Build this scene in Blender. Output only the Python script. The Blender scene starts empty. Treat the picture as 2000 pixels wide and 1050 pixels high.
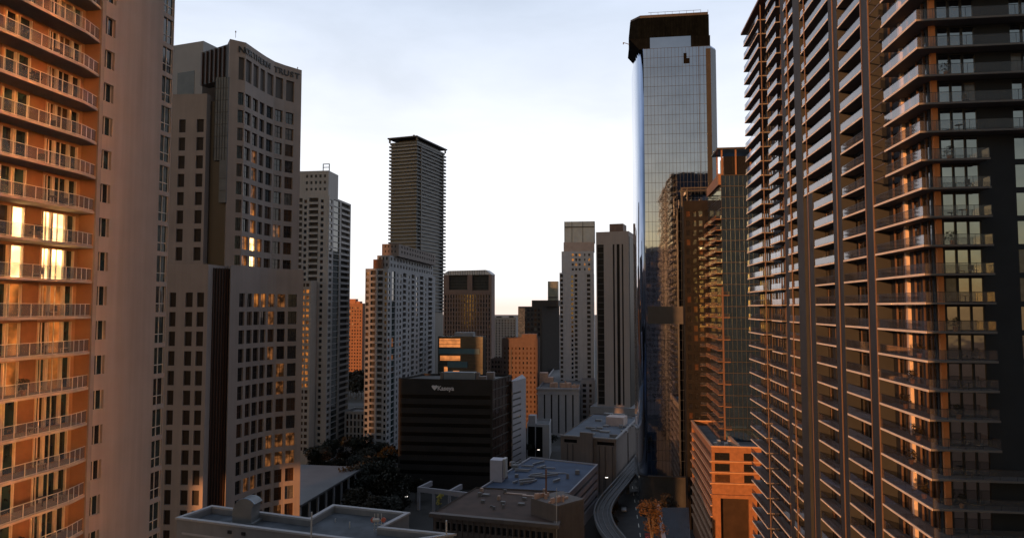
import bpy, math, random
from mathutils import Vector
R = math.radians
random.seed(7)
sc = bpy.context.scene
C = sc.collection
# ------------------------------------------------------------------ camera
F = 1333.0
CAMZ = 75.0
TH = math.atan(75.0 / F)
cam_d = bpy.data.cameras.new("camera"); cam_d.lens = 24.0; cam_d.sensor_width = 36.0
cam_d.clip_start = 0.5; cam_d.clip_end = 8000
cam = bpy.data.objects.new("camera", cam_d); C.objects.link(cam)
cam.location = (0, 0, CAMZ); cam.rotation_euler = (R(90) + TH, 0, 0)
sc.camera = cam
# ------------------------------------------------------------------ light
SUN_AZ = R(25)      # the light travels towards +Y, turned this much towards +X
SUN_EL = R(4.5)
SKY_STRENGTH = 0.10
SUN_STRENGTH = 4.3
sc.view_settings.view_transform = 'Standard'
sc.view_settings.look = 'None'
sc.view_settings.gamma = 1.0
sc.view_settings.exposure = 0.32
sun_d = bpy.data.lights.new("sun", 'SUN'); sun_d.energy = SUN_STRENGTH; sun_d.angle = R(0.6)
sun_d.color = (1.0, 0.40, 0.13)
sun = bpy.data.objects.new("sun", sun_d); C.objects.link(sun)
_sd = Vector((math.sin(SUN_AZ) * math.cos(SUN_EL), math.cos(SUN_AZ) * math.cos(SUN_EL), -math.sin(SUN_EL)))
sun.rotation_euler = _sd.to_track_quat('-Z', 'Y').to_euler()
w = bpy.data.worlds.new("World"); sc.world = w; w.use_nodes = True
wn, wl = w.node_tree.nodes, w.node_tree.links
wn.clear()
out = wn.new('ShaderNodeOutputWorld'); bg = wn.new('ShaderNodeBackground')
sky = wn.new('ShaderNodeTexSky'); sky.sky_type = 'NISHITA'; sky.sun_disc = False
sky.sun_elevation = SUN_EL; sky.sun_rotation = R(180) + SUN_AZ
sky.air_density = 1.0; sky.dust_density = 1.2; sky.ozone_density = 1.0
bg.inputs['Strength'].default_value = SKY_STRENGTH
tc = wn.new('ShaderNodeTexCoord')
# thin high cloud veil: stretched noise, brighter towards the horizon
mp = wn.new('ShaderNodeMapping'); mp.inputs['Scale'].default_value = (1.6, 1.6, 5.0)
nz = wn.new('ShaderNodeTexNoise'); nz.inputs['Scale'].default_value = 1.5; nz.inputs['Detail'].default_value = 6
nz.inputs['Roughness'].default_value = 0.55; nz.inputs['Distortion'].default_value = 0.3
cr = wn.new('ShaderNodeValToRGB'); cr.color_ramp.elements[0].position = 0.38; cr.color_ramp.elements[1].position = 0.70
sep = wn.new('ShaderNodeSeparateXYZ')
mr = wn.new('ShaderNodeMapRange'); mr.inputs['From Min'].default_value = 0.0; mr.inputs['From Max'].default_value = 0.46
mr.inputs['To Min'].default_value = 0.97; mr.inputs['To Max'].default_value = 0.69
mul = wn.new('ShaderNodeMath'); mul.operation = 'MULTIPLY_ADD'; mul.inputs[1].default_value = 0.22
veil = wn.new('ShaderNodeMix'); veil.data_type = 'RGBA'
hs = wn.new('ShaderNodeHueSaturation'); hs.inputs['Saturation'].default_value = 0.26
wl.new(sky.outputs[0], hs.inputs['Color']); tv = wn.new('ShaderNodeVectorMath'); tv.operation = 'MULTIPLY'; tv.inputs[1].default_value = (1.08, 1.13, 1.26)
wl.new(hs.outputs[0], tv.inputs[0]); wl.new(tv.outputs[0], veil.inputs['A'])
vr = wn.new('ShaderNodeValToRGB')        # colour of the veil by height: warm white low, pale blue high
for e_, (p_, c_) in zip([vr.color_ramp.elements[0], vr.color_ramp.elements.new(.10), vr.color_ramp.elements.new(.5), vr.color_ramp.elements[-1]],
                        ((0.0, (1.0, .80, .70, 1)), (.06, (1.0, .985, .98, 1)), (.45, (.91, .935, 1.0, 1)), (1.0, (.62, .73, .93, 1)))):
    e_.position = p_; e_.color = c_
vz = wn.new('ShaderNodeMapRange'); vz.inputs['From Max'].default_value = 0.5
wl.new(sep.outputs['Z'], vz.inputs['Value']); wl.new(vz.outputs[0], vr.inputs['Fac'])
vs_ = wn.new('ShaderNodeVectorMath'); vs_.operation = 'SCALE'; vs_.inputs['Scale'].default_value = 9.4
wl.new(vr.outputs['Color'], vs_.inputs[0]); wl.new(vs_.outputs[0], veil.inputs['B'])
wl.new(tc.outputs['Generated'], mp.inputs['Vector']); wl.new(mp.outputs[0], nz.inputs['Vector'])
wl.new(nz.outputs['Fac'], cr.inputs['Fac']); wl.new(cr.outputs['Color'], mul.inputs[0])
wl.new(tc.outputs['Generated'], sep.inputs[0]); wl.new(sep.outputs['Z'], mr.inputs['Value'])
wl.new(mr.outputs[0], mul.inputs[2])
# the veil of cloud lies ahead, over the bright side of the sky
fw = wn.new('ShaderNodeMapRange'); fw.interpolation_type = 'SMOOTHSTEP'
fw.inputs['From Min'].default_value = -0.6; fw.inputs['From Max'].default_value = 0.55
fw.inputs['To Min'].default_value = 0.10; fw.inputs['To Max'].default_value = 1.0
wl.new(sep.outputs['Y'], fw.inputs['Value'])
mf = wn.new('ShaderNodeMath'); mf.operation = 'MULTIPLY'; mf.use_clamp = True
wl.new(mul.outputs[0], mf.inputs[0]); wl.new(fw.outputs[0], mf.inputs[1])
wl.new(mf.outputs[0], veil.inputs['Factor'])
wl.new(sky.outputs[0], veil.inputs['A'])
VEIL = veil
veil.inputs['B'].default_value = (11.0, 11.2, 11.9, 1)
wl.new(veil.outputs['Result'], bg.inputs['Color']); wl.new(bg.outputs[0], out.inputs['Surface'])
sc.cycles.max_bounces = 6; sc.cycles.diffuse_bounces = 3; sc.cycles.glossy_bounces = 4
sc.cycles.transparent_max_bounces = 8
sc.cycles.use_denoising = True
sc.cycles.caustics_reflective = True
sc.cycles.sample_clamp_indirect = 0.0
sc.cycles.blur_glossy = 0.0

# ------------------------------------------------------------------ projection helpers (photo pixels of the 2000 x 1050 picture)
CT = math.cos(TH)
def K(u): return (u - 1000) / F * CT
def XY(u, Y): return Vector((K(u) * Y, Y))
def Zv(v, Y):
    b = (525 - v) / F
    t = Y / (CT - b * math.sin(TH))
    return CAMZ + t * (math.sin(TH) + b * CT)
def along(p, d, u):
    k = K(u)
    return (k * p.y - p.x) / (d.x - k * d.y)
def plane_pt(u, v, z):
    # point where the sight line through photo pixel (u, v) meets height z
    Y = (CAMZ - z) * F / (v - 600); 
    for _ in range(20):
        e = Zv(v, Y) - z; Y += e * F / (v - 600) * 1.0
    b = (525 - v) / F; t = Y / (CT - b * math.sin(TH)); return Vector(((u - 1000) / F * t, Y))
_g = math.atan(0.1335)
G = Vector((math.sin(_g), math.cos(_g)))       # the street grid's long direction
E = Vector((math.cos(_g), -math.sin(_g)))
def rot2(v, deg):
    a = R(deg); return Vector((v.x * math.cos(a) - v.y * math.sin(a), v.x * math.sin(a) + v.y * math.cos(a)))

# ------------------------------------------------------------------ materials
MATS = {}
def mat(name, col, rough=0.8, metal=0.0, var=0.12, vscale=0.5, streak=0.0, bump=0.0, bscale=2.0, spec=0.5, ior=None, wave=None):
    if name in MATS: return MATS[name]
    m = bpy.data.materials.new(name); m.use_nodes = True
    n, l = m.node_tree.nodes, m.node_tree.links
    b = n['Principled BSDF']
    b.inputs['Roughness'].default_value = rough; b.inputs['Metallic'].default_value = metal
    b.inputs['Specular IOR Level'].default_value = spec
    if ior: b.inputs['IOR'].default_value = ior
    b.inputs['Base Color'].default_value = (*col, 1)
    geo = n.new('ShaderNodeNewGeometry')
    if var > 0:
        nt = n.new('ShaderNodeTexNoise'); nt.inputs['Scale'].default_value = vscale; nt.inputs['Detail'].default_value = 5
        mpn = n.new('ShaderNodeMapping'); mpn.inputs['Scale'].default_value = (1, 1, 1)
        l.new(geo.outputs['Position'], mpn.inputs['Vector']); l.new(mpn.outputs[0], nt.inputs['Vector'])
        rmp = n.new('ShaderNodeMapRange'); rmp.inputs['From Min'].default_value = 0.3; rmp.inputs['From Max'].default_value = 0.7
        rmp.inputs['To Min'].default_value = 1 - var; rmp.inputs['To Max'].default_value = 1 + var
        l.new(nt.outputs['Fac'], rmp.inputs['Value'])
        fac = rmp.outputs[0]
        if streak > 0:
            n2 = n.new('ShaderNodeTexNoise'); n2.inputs['Scale'].default_value = 1.0; n2.inputs['Detail'].default_value = 4
            m2 = n.new('ShaderNodeMapping'); m2.inputs['Scale'].default_value = (1.3, 1.3, 0.06)
            l.new(geo.outputs['Position'], m2.inputs['Vector']); l.new(m2.outputs[0], n2.inputs['Vector'])
            r2 = n.new('ShaderNodeMapRange'); r2.inputs['From Min'].default_value = 0.35; r2.inputs['From Max'].default_value = 0.7
            r2.inputs['To Min'].default_value = 1.0; r2.inputs['To Max'].default_value = 1 - streak
            l.new(n2.outputs['Fac'], r2.inputs['Value'])
            mm = n.new('ShaderNodeMath'); mm.operation = 'MULTIPLY'
            l.new(fac, mm.inputs[0]); l.new(r2.outputs[0], mm.inputs[1]); fac = mm.outputs[0]
        vm = n.new('ShaderNodeVectorMath'); vm.operation = 'SCALE'; vm.inputs[0].default_value = col
        l.new(fac, vm.inputs['Scale']); l.new(vm.outputs[0], b.inputs['Base Color'])
    if bump > 0:
        nb = n.new('ShaderNodeTexNoise'); nb.inputs['Scale'].default_value = bscale; nb.inputs['Detail'].default_value = 3
        l.new(geo.outputs['Position'], nb.inputs['Vector'])
        bp = n.new('ShaderNodeBump'); bp.inputs['Strength'].default_value = 1.0; bp.inputs['Distance'].default_value = bump
        l.new(nb.outputs['Fac'], bp.inputs['Height']); l.new(bp.outputs[0], b.inputs['Normal'])
    MATS[name] = m
    return m
def emis(name, col, s, noise=0.0, nscale=0.8):
    if name in MATS: return MATS[name]
    m = mat(name, (0.08, 0.05, 0.03), 0.15, var=0)
    b = m.node_tree.nodes['Principled BSDF']
    b.inputs['Emission Color'].default_value = (*col, 1); b.inputs['Emission Strength'].default_value = s
    if noise:
        n, l = m.node_tree.nodes, m.node_tree.links
        geo = n.new('ShaderNodeNewGeometry'); nt = n.new('ShaderNodeTexNoise')
        nt.inputs['Scale'].default_value = nscale; nt.inputs['Detail'].default_value = 3
        l.new(geo.outputs['Position'], nt.inputs['Vector'])
        r = n.new('ShaderNodeMapRange'); r.inputs['From Min'].default_value = 0.4; r.inputs['From Max'].default_value = 0.62
        r.inputs['To Min'].default_value = s * (1 - noise); r.inputs['To Max'].default_value = s
        l.new(nt.outputs['Fac'], r.inputs['Value']); l.new(r.outputs[0], b.inputs['Emission Strength'])
    return m
def railglass(name, tint, ior=1.5, alpha=0.75, dirty=0.0, dcol=(.5, .5, .5)):
    m = bpy.data.materials.new(name); m.use_nodes = True
    n, l = m.node_tree.nodes, m.node_tree.links
    n.clear()
    o = n.new('ShaderNodeOutputMaterial'); mx = n.new('ShaderNodeMixShader'); tr = n.new('ShaderNodeBsdfTransparent')
    gl = n.new('ShaderNodeBsdfGlossy'); gl.inputs['Roughness'].default_value = 0.03; gl.inputs['Color'].default_value = (0.95, 0.93, 0.95, 1)
    tr.inputs['Color'].default_value = (*[c * alpha for c in tint], 1)
    fr = n.new('ShaderNodeFresnel'); fr.inputs['IOR'].default_value = ior
    gb = n.new('ShaderNodeNewGeometry'); fm_ = n.new('ShaderNodeMath'); fm_.operation = 'MULTIPLY'; iv = n.new('ShaderNodeMath'); iv.operation = 'SUBTRACT'; iv.inputs[0].default_value = 1.0
    l.new(gb.outputs['Backfacing'], iv.inputs[1]); l.new(fr.outputs[0], fm_.inputs[0]); l.new(iv.outputs[0], fm_.inputs[1])
    l.new(fm_.outputs[0], mx.inputs[0]); l.new(tr.outputs[0], mx.inputs[1]); l.new(gl.outputs[0], mx.inputs[2]); l.new(mx.outputs[0], o.inputs[0])
    if dirty:
        df = n.new('ShaderNodeBsdfDiffuse'); df.inputs['Color'].default_value = (*dcol, 1); m2 = n.new('ShaderNodeMixShader'); m2.inputs[0].default_value = dirty
        l.new(mx.outputs[0], m2.inputs[1]); l.new(df.outputs[0], m2.inputs[2]); l.new(m2.outputs[0], o.inputs[0])
    MATS[name] = m
    return m

glass = mat('window glass', (0.012, 0.013, 0.015), 0.06, var=0, bump=0.02, bscale=0.35, ior=1.6)
glass_warm = mat('window glass over brown blind', (0.05, 0.028, 0.018), 0.10, var=0.3, vscale=0.8, ior=1.5)
glass_pale = mat('window glass over pale curtain', (0.11, 0.105, 0.10), 0.12, var=0.3, vscale=1.2, ior=1.5)
glass_teal = mat('green tinted window glass', (0.012, 0.028, 0.03), 0.07, var=0.25, vscale=0.6, ior=1.6)
lit = emis('painted glare and lit rooms behind glass', (1.0, 0.33, 0.06), 0.40, noise=0.9, nscale=0.5)  # imitates sun glare and a sunlit strip, besides lit rooms
glare_hot = emis('bright painted sun glare on glass', (1.0, 0.60, 0.24), 5.0, noise=0.6, nscale=0.5)  # emission stands in for sun glare reflected by the panes
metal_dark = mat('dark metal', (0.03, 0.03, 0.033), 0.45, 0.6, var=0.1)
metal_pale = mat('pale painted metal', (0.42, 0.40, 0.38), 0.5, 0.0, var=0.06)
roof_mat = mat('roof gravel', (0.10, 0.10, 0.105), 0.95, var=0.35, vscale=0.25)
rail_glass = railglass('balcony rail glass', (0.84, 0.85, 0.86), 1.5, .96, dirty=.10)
glare_dim = emis('painted copper reflection on glass', (1.0, 0.36, 0.10), 0.17, noise=0.95, nscale=0.7)  # emission stands in for copper reflections in the panes

# ------------------------------------------------------------------ mesh helpers
class M:
    def __init__(s): s.v = []; s.f = []; s.mi = []
    def add(s, vs, fs, mi=0):
        o = len(s.v); s.v += [tuple(x) for x in vs]
        for f in fs: s.f.append(tuple(i + o for i in f)); s.mi.append(mi)
        return s
    def quad(s, a, b, c, d, mi=0): return s.add([a, b, c, d], [(0, 1, 2, 3)], mi)
    def hexa(s, p, mi=0):   # 4 bottom + 4 top, counter-clockwise from above
        return s.add(p, [(3, 2, 1, 0), (4, 5, 6, 7), (0, 1, 5, 4), (1, 2, 6, 5), (2, 3, 7, 6), (3, 0, 4, 7)], mi)
    def prism(s, poly, z0, z1, mi=0, top=True, bot=True):
        n = len(poly); z0s = z0 if isinstance(z0, (list, tuple)) else [z0] * n; z1s = z1 if isinstance(z1, (list, tuple)) else [z1] * n
        vs = [(p[0], p[1], z) for p, z in zip(poly, z0s)] + [(p[0], p[1], z) for p, z in zip(poly, z1s)]
        fs = [(i, (i + 1) % n, (i + 1) % n + n, i + n) for i in range(n)]
        if top: fs.append(tuple(range(n, 2 * n)))
        if bot: fs.append(tuple(range(n - 1, -1, -1)))
        return s.add(vs, fs, mi)
    def tube(s, a, b, r, n=6, r2=None, mi=0):
        a, b = Vector(a), Vector(b); r2 = r if r2 is None else r2
        d = (b - a).normalized(); x = d.orthogonal().normalized(); y = d.cross(x)
        vs = []
        for (c, rr) in ((a, r), (b, r2)):
            for i in range(n):
                t = 2 * math.pi * i / n; vs.append(c + x * (rr * math.cos(t)) + y * (rr * math.sin(t)))
        fs = [(i, (i + 1) % n, (i + 1) % n + n, i + n) for i in range(n)] + [tuple(range(n - 1, -1, -1)), tuple(range(n, 2 * n))]
        return s.add(vs, fs, mi)
    def join(s, o):
        k = len(s.v); s.v += o.v; s.f += [tuple(i + k for i in f) for f in o.f]; s.mi += o.mi; return s
    def cen(s):
        n = len(s.v); return Vector((sum(p[0] for p in s.v) / n, sum(p[1] for p in s.v) / n, sum(p[2] for p in s.v) / n))
class Fr:   # facade frame: a along the wall, n outwards
    def __init__(s, o, a, n): s.o = Vector(o[:2]); s.a = Vector(a[:2]).normalized(); s.n = Vector(n[:2]).normalized()
    def P(s, t, d, z):
        p = s.o + s.a * t + s.n * d; return (p.x, p.y, z)
    def box(s, m, s0, s1, d0, d1, z0, z1, mi=0):   # d0 < d1 outward
        q = [(s0, d1), (s1, d1), (s1, d0), (s0, d0)]
        if s.a.x * s.n.y - s.a.y * s.n.x > 0: q = q[::-1]
        return m.hexa([s.P(a, b, z0) for a, b in q] + [s.P(a, b, z1) for a, b in q], mi)
def FrP(p0, p1):     # p0 -> p1 left to right seen from outside
    d = (Vector(p1[:2]) - Vector(p0[:2])); L = d.length; d /= L
    return Fr(p0, d, (d.y, -d.x)), L

def link(name, m, mats, parent=None, base=None, smooth=False):
    b = Vector(base) if base is not None else (parent['_b'] and Vector(parent['_b'])) if parent and '_b' in parent else Vector((0, 0, 0))
    me = bpy.data.meshes.new(name)
    me.from_pydata([(x - b[0], y - b[1], z - b[2]) for x, y, z in m.v], [], m.f)
    if not isinstance(mats, (list, tuple)): mats = [mats]
    for q in mats: me.materials.append(q)
    if len(mats) > 1: me.polygons.foreach_set('material_index', m.mi)
    if smooth: me.polygons.foreach_set('use_smooth', [True] * len(me.polygons))
    me.update()
    o = bpy.data.objects.new(name, me); C.objects.link(o)
    if parent is not None:
        o.parent = parent
    elif base is not None: o.location = b
    return o
BASES = {}
def thing(name, label, cat, base, group=None):
    o = bpy.data.objects.new(name, None); C.objects.link(o); o.location = base
    o.empty_display_size = 0.5
    o['label'] = label; o['category'] = cat
    if group: o['group'] = group
    BASES[o.name] = Vector(base)
    return o
def pieces(m):
    par = list(range(len(m.v)))
    def fd(a):
        while par[a] != a: par[a] = par[par[a]]; a = par[a]
        return a
    for f in m.f:
        for i in f[1:]: par[fd(i)] = fd(f[0])
    g_ = {}
    for f, mi in zip(m.f, m.mi): g_.setdefault(fd(f[0]), []).append((f, mi))
    res = []
    for fs in g_.values():
        ids = sorted({i for f, _ in fs for i in f}); mp_ = {a: b for b, a in enumerate(ids)}
        q = M(); q.v = [m.v[i] for i in ids]; q.f = [tuple(mp_[i] for i in f) for f, _ in fs]; q.mi = [k for _, k in fs]; res.append(q)
    return res
SPLIT = {'roof_unit', 'roof_duct', 'side_beam', 'handle', 'missing_pane', 'crown_column', 'canopy_post'}
def part(name, m, mats, root, base=None, label=None, smooth=False):
    if name in SPLIT:
        ps_ = pieces(m)
        if len(ps_) > 1:
            for q in ps_: o = part_(name, q, mats, root, base, label, smooth)
            return o
    return part_(name, m, mats, root, base, label, smooth)
def part_(name, m, mats, root, base=None, label=None, smooth=False):
    """mesh child of a thing (or of one of its parts); all verts are world coordinates"""
    r = root
    while r.parent: r = r.parent
    o = link(name, m, mats, None, base=None, smooth=smooth)
    b = BASES[r.name]
    for v in o.data.vertices: v.co = v.co - b
    o.parent = root
    if label: o['label'] = label
    return o
def tagm(o, label, cat, group=None, kind=None):
    if label: o['label'] = label
    if cat: o['category'] = cat
    if group: o['group'] = group
    if kind: o['kind'] = kind
    return o
def structure(name, m, mats, kind='structure', **k):
    o = link(name, m, mats, **k); o['kind'] = kind; return o
def seen_size(m):
    c = m.cen(); y = max(c.y, 1.0)
    u = 1000 + F * c.x / y; v = 600 - F * (c.z - CAMZ) / y
    xs = [p[0] for p in m.v]; ys = [p[1] for p in m.v]; zs = [p[2] for p in m.v]
    sz = math.hypot(max(xs) - min(xs), max(ys) - min(ys)) * (max(zs) - min(zs) + 0.2) / (y * y)
    if c.y < 5 or u < -20 or u > 2020 or v < -30 or v > 1080: sz *= 1e-4
    return sz
def many(name, items, root, maxn=100):
    """items: dicts m, mats, sub=[(name, M, mats)]; the largest maxn as parts, the rest one part of kind stuff"""
    items = sorted(items, key=lambda i: -seen_size(i['m']))
    for it in items[:maxn]:
        o = part(name, it['m'], it['mats'], root)
        for (sn, sm, smat) in it.get('sub', ()):
            part(sn, sm, smat, o)
    rest = items[maxn:]
    def merge(lst, nm):
        mm = M(); ml = []
        for (m_, mt) in lst:
            mt = mt if isinstance(mt, (list, tuple)) else [mt]
            idx = []
            for q in mt:
                if q not in ml: ml.append(q)
                idx.append(ml.index(q))
            k = len(mm.v); mm.v += m_.v; mm.f += [tuple(i + k for i in f) for f in m_.f]; mm.mi += [idx[i] for i in m_.mi]
        o = part(nm, mm, ml, root); o['kind'] = 'stuff'; return o
    if rest:
        merge([(i['m'], i['mats']) for i in rest], name + '_rest' if False else name)
        subs = {}
        for i in rest:
            for (sn, sm, smat) in i.get('sub', ()): subs.setdefault(sn, []).append((sm, smat))
        for sn, lst in subs.items(): merge(lst, sn)

def facade(mw, fr, L, z0, z1, cols, rows, depth, panes, pick, mi=0, thick=0.05, s_start=0.0):
    """wall with real openings: front faces, reveals, and a thin glazed pane in each opening"""
    cols = sorted(cols); rows = sorted(rows)
    q = lambda a, b, za, zb: mw.quad(fr.P(a, 0, za), fr.P(b, 0, za), fr.P(b, 0, zb), fr.P(a, 0, zb), mi)
    cur = s_start
    for (a, b) in cols:
        if a > cur + 1e-4: q(cur, a, z0, z1)
        zc = z0
        for (za, zb) in rows:
            if za > zc + 1e-4: q(a, b, zc, za)
            zc = zb
            P = fr.P; d = -depth
            mw.quad(P(a, 0, za), P(a, 0, zb), P(a, d, zb), P(a, d, za), mi)
            mw.quad(P(b, 0, za), P(b, d, za), P(b, d, zb), P(b, 0, zb), mi)
            mw.quad(P(a, 0, za), P(a, d, za), P(b, d, za), P(b, 0, za), mi)
            mw.quad(P(a, 0, zb), P(b, 0, zb), P(b, d, zb), P(a, d, zb), mi)
            pm = M(); fr.box(pm, a - .02, b + .02, d - thick, d, za - .02, zb + .02)
            panes.append(dict(m=pm, mats=pick()))
        if zc < z1 - 1e-4: q(a, b, zc, z1)
        cur = b
    if cur < L - 1e-4: q(cur, L, z0, z1)
def ncols(L, n, frac=0.6, m0=0.5, m1=None):
    m1 = m0 if m1 is None else m1
    p = (L - m0 - m1) / n
    return [(m0 + p * (i + .5 - frac / 2), m0 + p * (i + .5 + frac / 2)) for i in range(n)]
def nrows(z0, z1, h, frac=0.55, off=0.25):
    r = []; z = z1 - h
    while z >= z0 - 1e-6:
        r.append((z + h * off, z + h * (off + frac))); z -= h
    return r
def picker(*opts):
    ms = [o[0] for o in opts]; ws = [o[1] for o in opts]
    rnd = random.Random(len(MATS) * 13 + int(ws[0] * 100))
    return lambda: rnd.choices(ms, ws)[0]
std_pick = picker((glass, .80), (glass_warm, .14), (glass_pale, .06))

def tower(name, label, poly, z1, faces, wall, z0=0.0, parapet=1.0, roofm=None, group=None, pane_name='window', cat='building', root=None, wallname='wall', maxn=100, depth=0.3, inner=None):
    """poly counter-clockwise from above; faces: {edge: dict(cols, rows, pick)}"""
    c = sum((Vector(p[:2]) for p in poly), Vector((0, 0))) / len(poly)
    if root is None: root = thing(name, label, cat, (c.x, c.y, z0), group)
    mw = M(); panes = []; n = len(poly)
    for i in range(n):
        p0, p1 = Vector(poly[i][:2]), Vector(poly[(i + 1) % n][:2])
        fr, L = FrP(p0, p1)
        sp = faces.get(i)
        if sp: facade(mw, fr, L, z0, z1, sp['cols'](L) if callable(sp['cols']) else sp['cols'], sp['rows'], sp.get('depth', depth), panes, sp.get('pick', std_pick))
        else: mw.quad(fr.P(0, 0, z0), fr.P(L, 0, z0), fr.P(L, 0, z1), fr.P(0, 0, z1))
    # parapet: inner ring and the roof below it
    t = 0.35
    ins = []
    for i in range(n):
        a, b, d = Vector(poly[i - 1][:2]), Vector(poly[i][:2]), Vector(poly[(i + 1) % n][:2])
        e1 = (b - a).normalized(); e2 = (d - b).normalized()
        n1 = Vector((-e1.y, e1.x)); n2 = Vector((-e2.y, e2.x))
        bis = (n1 + n2); bis = bis.normalized() if bis.length > 1e-6 else n1
        ins.append(b + bis * (t / max(0.35, bis.dot(n1))))
    for i in range(n):
        j = (i + 1) % n
        mw.quad((*poly[i][:2], z1), (*poly[j][:2], z1), (*ins[j], z1), (*ins[i], z1))
        mw.quad((*ins[i], z1), (*ins[j], z1), (*ins[j], z1 - parapet), (*ins[i], z1 - parapet))
    part(wallname, mw, wall, root)
    mr_ = M(); mr_.add([(*p, z1 - parapet) for p in ins], [tuple(range(n))])
    part('roof', mr_, roofm or roof_mat, root)
    if panes: many(pane_name, panes, root, maxn)
    return root
def quad4(a, b, c): 
    d = a + c - b
    return [a, b, c, d]
def leftbox(uC, Y, uL, uR, gdir=G, edir=E, L2=None, L1=None):
    """near corner uC; front runs left to uL, side runs back to uR"""
    c = XY(uC, Y); a = c - edir * (L1 if L1 else along(c, -edir, uL)); b = c + gdir * (L2 if L2 else along(c, gdir, uR))
    return quad4(a, c, b)
def rightbox(uC, Y, uL, uR, gdir=G, edir=E, L2=None, L1=None):
    c = XY(uC, Y); a = c + gdir * (L2 if L2 else along(c, gdir, uL)); b = c + edir * (L1 if L1 else along(c, edir, uR))
    return quad4(a, c, b)
def plainbox(name, fr, s0, s1, d0, d1, z0, z1, m_, root, **k):
    q = M(); fr.box(q, s0, s1, d0, d1, z0, z1); return part(name, q, m_, root, **k)
def balcony_item(fr, s0, s1, proj, z, slab_m, rail_m, th=0.22, rh=1.05, posts=1.5, left=True, right=True, d0=0.0, postm=None, rail_in=0.06):
    ms = M(); fr.box(ms, s0, s1, d0, proj, z - th, z)
    mr_ = M(); r = rail_in
    fr.box(mr_, s0 + r, s1 - r, proj - r - .02, proj - r, z + .08, z + rh, 0)
    if left: fr.box(mr_, s0 + r, s0 + r + .02, d0, proj - r - .03, z + .08, z + rh, 0)
    if right: fr.box(mr_, s1 - r - .02, s1 - r, d0, proj - r - .03, z + .08, z + rh, 0)
    mats = [rail_m]
    if postm:
        mats.append(postm)
        fr.box(mr_, s0 + r - .02, s1 - r + .02, proj - r - .05, proj - r + .03, z + rh, z + rh + .06, 1)
        if posts:
            n = max(1, int(round((s1 - s0) / posts)))
            for i in range(n + 1):
                t = s0 + r + (s1 - s0 - 2 * r) * i / n
                fr.box(mr_, t - .03, t + .03, proj - r + .002, proj - r + .06, z, z + rh, 1)
    return dict(m=ms, mats=slab_m, sub=[('railing', mr_, mats)])
# ================================================================== setting: ground, streets
asphalt = mat('asphalt', (0.045, 0.045, 0.047), 0.9, var=0.2, vscale=0.3)
paving = mat('paving', (0.07, 0.066, 0.062), 0.9, var=0.2, vscale=0.3)
soil = mat('city ground', (0.03, 0.028, 0.026), 0.95, var=0.4, vscale=0.02)
paint = mat('road paint', (0.7, 0.68, 0.62), 0.8, var=0.1)
g = M(); g.quad((-4000, -1500, 0), (4000, -1500, 0), (4000, 7000, 0), (-4000, 7000, 0)); structure('ground', g, soil)
def ribbon(pts, wdt, z0, z1, off=0.0):
    m = M(); L = []
    for i, p in enumerate(pts):
        a = Vector(pts[max(i - 1, 0)]); b = Vector(pts[min(i + 1, len(pts) - 1)])
        t = (b - a).normalized(); nn = Vector((t.y, -t.x)); p = Vector(p) + nn * off
        L.append((p - nn * wdt / 2, p + nn * wdt / 2))
    for (a, b), (c, d) in zip(L[:-1], L[1:]):
        m.hexa([(*a, z0), (*b, z0), (*d, z0), (*c, z0), (*a, z1), (*b, z1), (*d, z1), (*c, z1)])
    return m
st0 = Vector((17, 40)); st1 = st0 + G * 900
structure('road', ribbon([st0, st1], 14, .004, .012), asphalt)
structure('pavement', ribbon([st0 - E * 9, st1 - E * 9], 4, .0, .14), paving)
structure('pavement', ribbon([st0 + E * 9, st1 + E * 9], 4, .0, .14), paving)
mk = M()
for i in range(90):
    a = st0 + G * (10 * i); mk.join(ribbon([a, a + G * 4], .25, .013, .018))
structure('road_marking', mk, paint)
for (yy, wd) in ((215, 12), (372, 14), (520, 14)):
    structure('road', ribbon([Vector((-260, yy + 34)), Vector((260, yy - 35))], wd, .02, .026), asphalt)

# ================================================================== left condominium with the sunlit balconies
stucco = mat('pinkish stucco', (0.33, 0.278, 0.245), 0.9, var=0.06, vscale=0.35, streak=0.16)
stucco_orange = mat('burnt orange stucco', (0.15, 0.078, 0.04), 0.9, var=0.12, vscale=1.5)
frame_cream = mat('cream window frame', (0.50, 0.44, 0.38), 0.6, var=0.04)
GL = Vector((0.16, 1)).normalized(); NL = Vector((GL.y, -GL.x))
p0 = XY(178, 59.0); frL = Fr(p0, GL, NL)
LEN = along(p0, GL, 325)
rtL = thing('condominium_tower', 'pinkish stucco condominium tower at the left edge with glowing glass balconies', 'building', (p0.x - 8, p0.y, 0))
FH = 3.02; ZL = [74.25 + FH * k for k in range(-14, 16)]
ZTOP = ZL[-1] + FH
# right hand solid wall with its two window columns
mw = M(); panes = []
teal_pick = picker((glass_teal, .75), (glass, .25))
s_a0, s_a1 = along(p0, GL, 188.5), along(p0, GL, 208)
s_b0, s_b1 = along(p0, GL, 304), along(p0, GL, 323.5)
wallL = mw
# window column 1
facade(wallL, frL, (s_a1 + s_b0) / 2, 0, ZTOP, [(s_a0, s_a1)], [(z + .95, z + 2.6) for z in ZL], 0.30, panes, teal_pick)
fr2 = Fr(frL.P((s_a1 + s_b0) / 2, 0, 0), GL, NL); o2 = (s_a1 + s_b0) / 2
facade(wallL, fr2, LEN - o2, 0, ZTOP, [(s_b0 - o2, s_b1 - o2)], [(z + .28, z + 2.84) for z in ZL], 0.18, panes, teal_pick)
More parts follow.
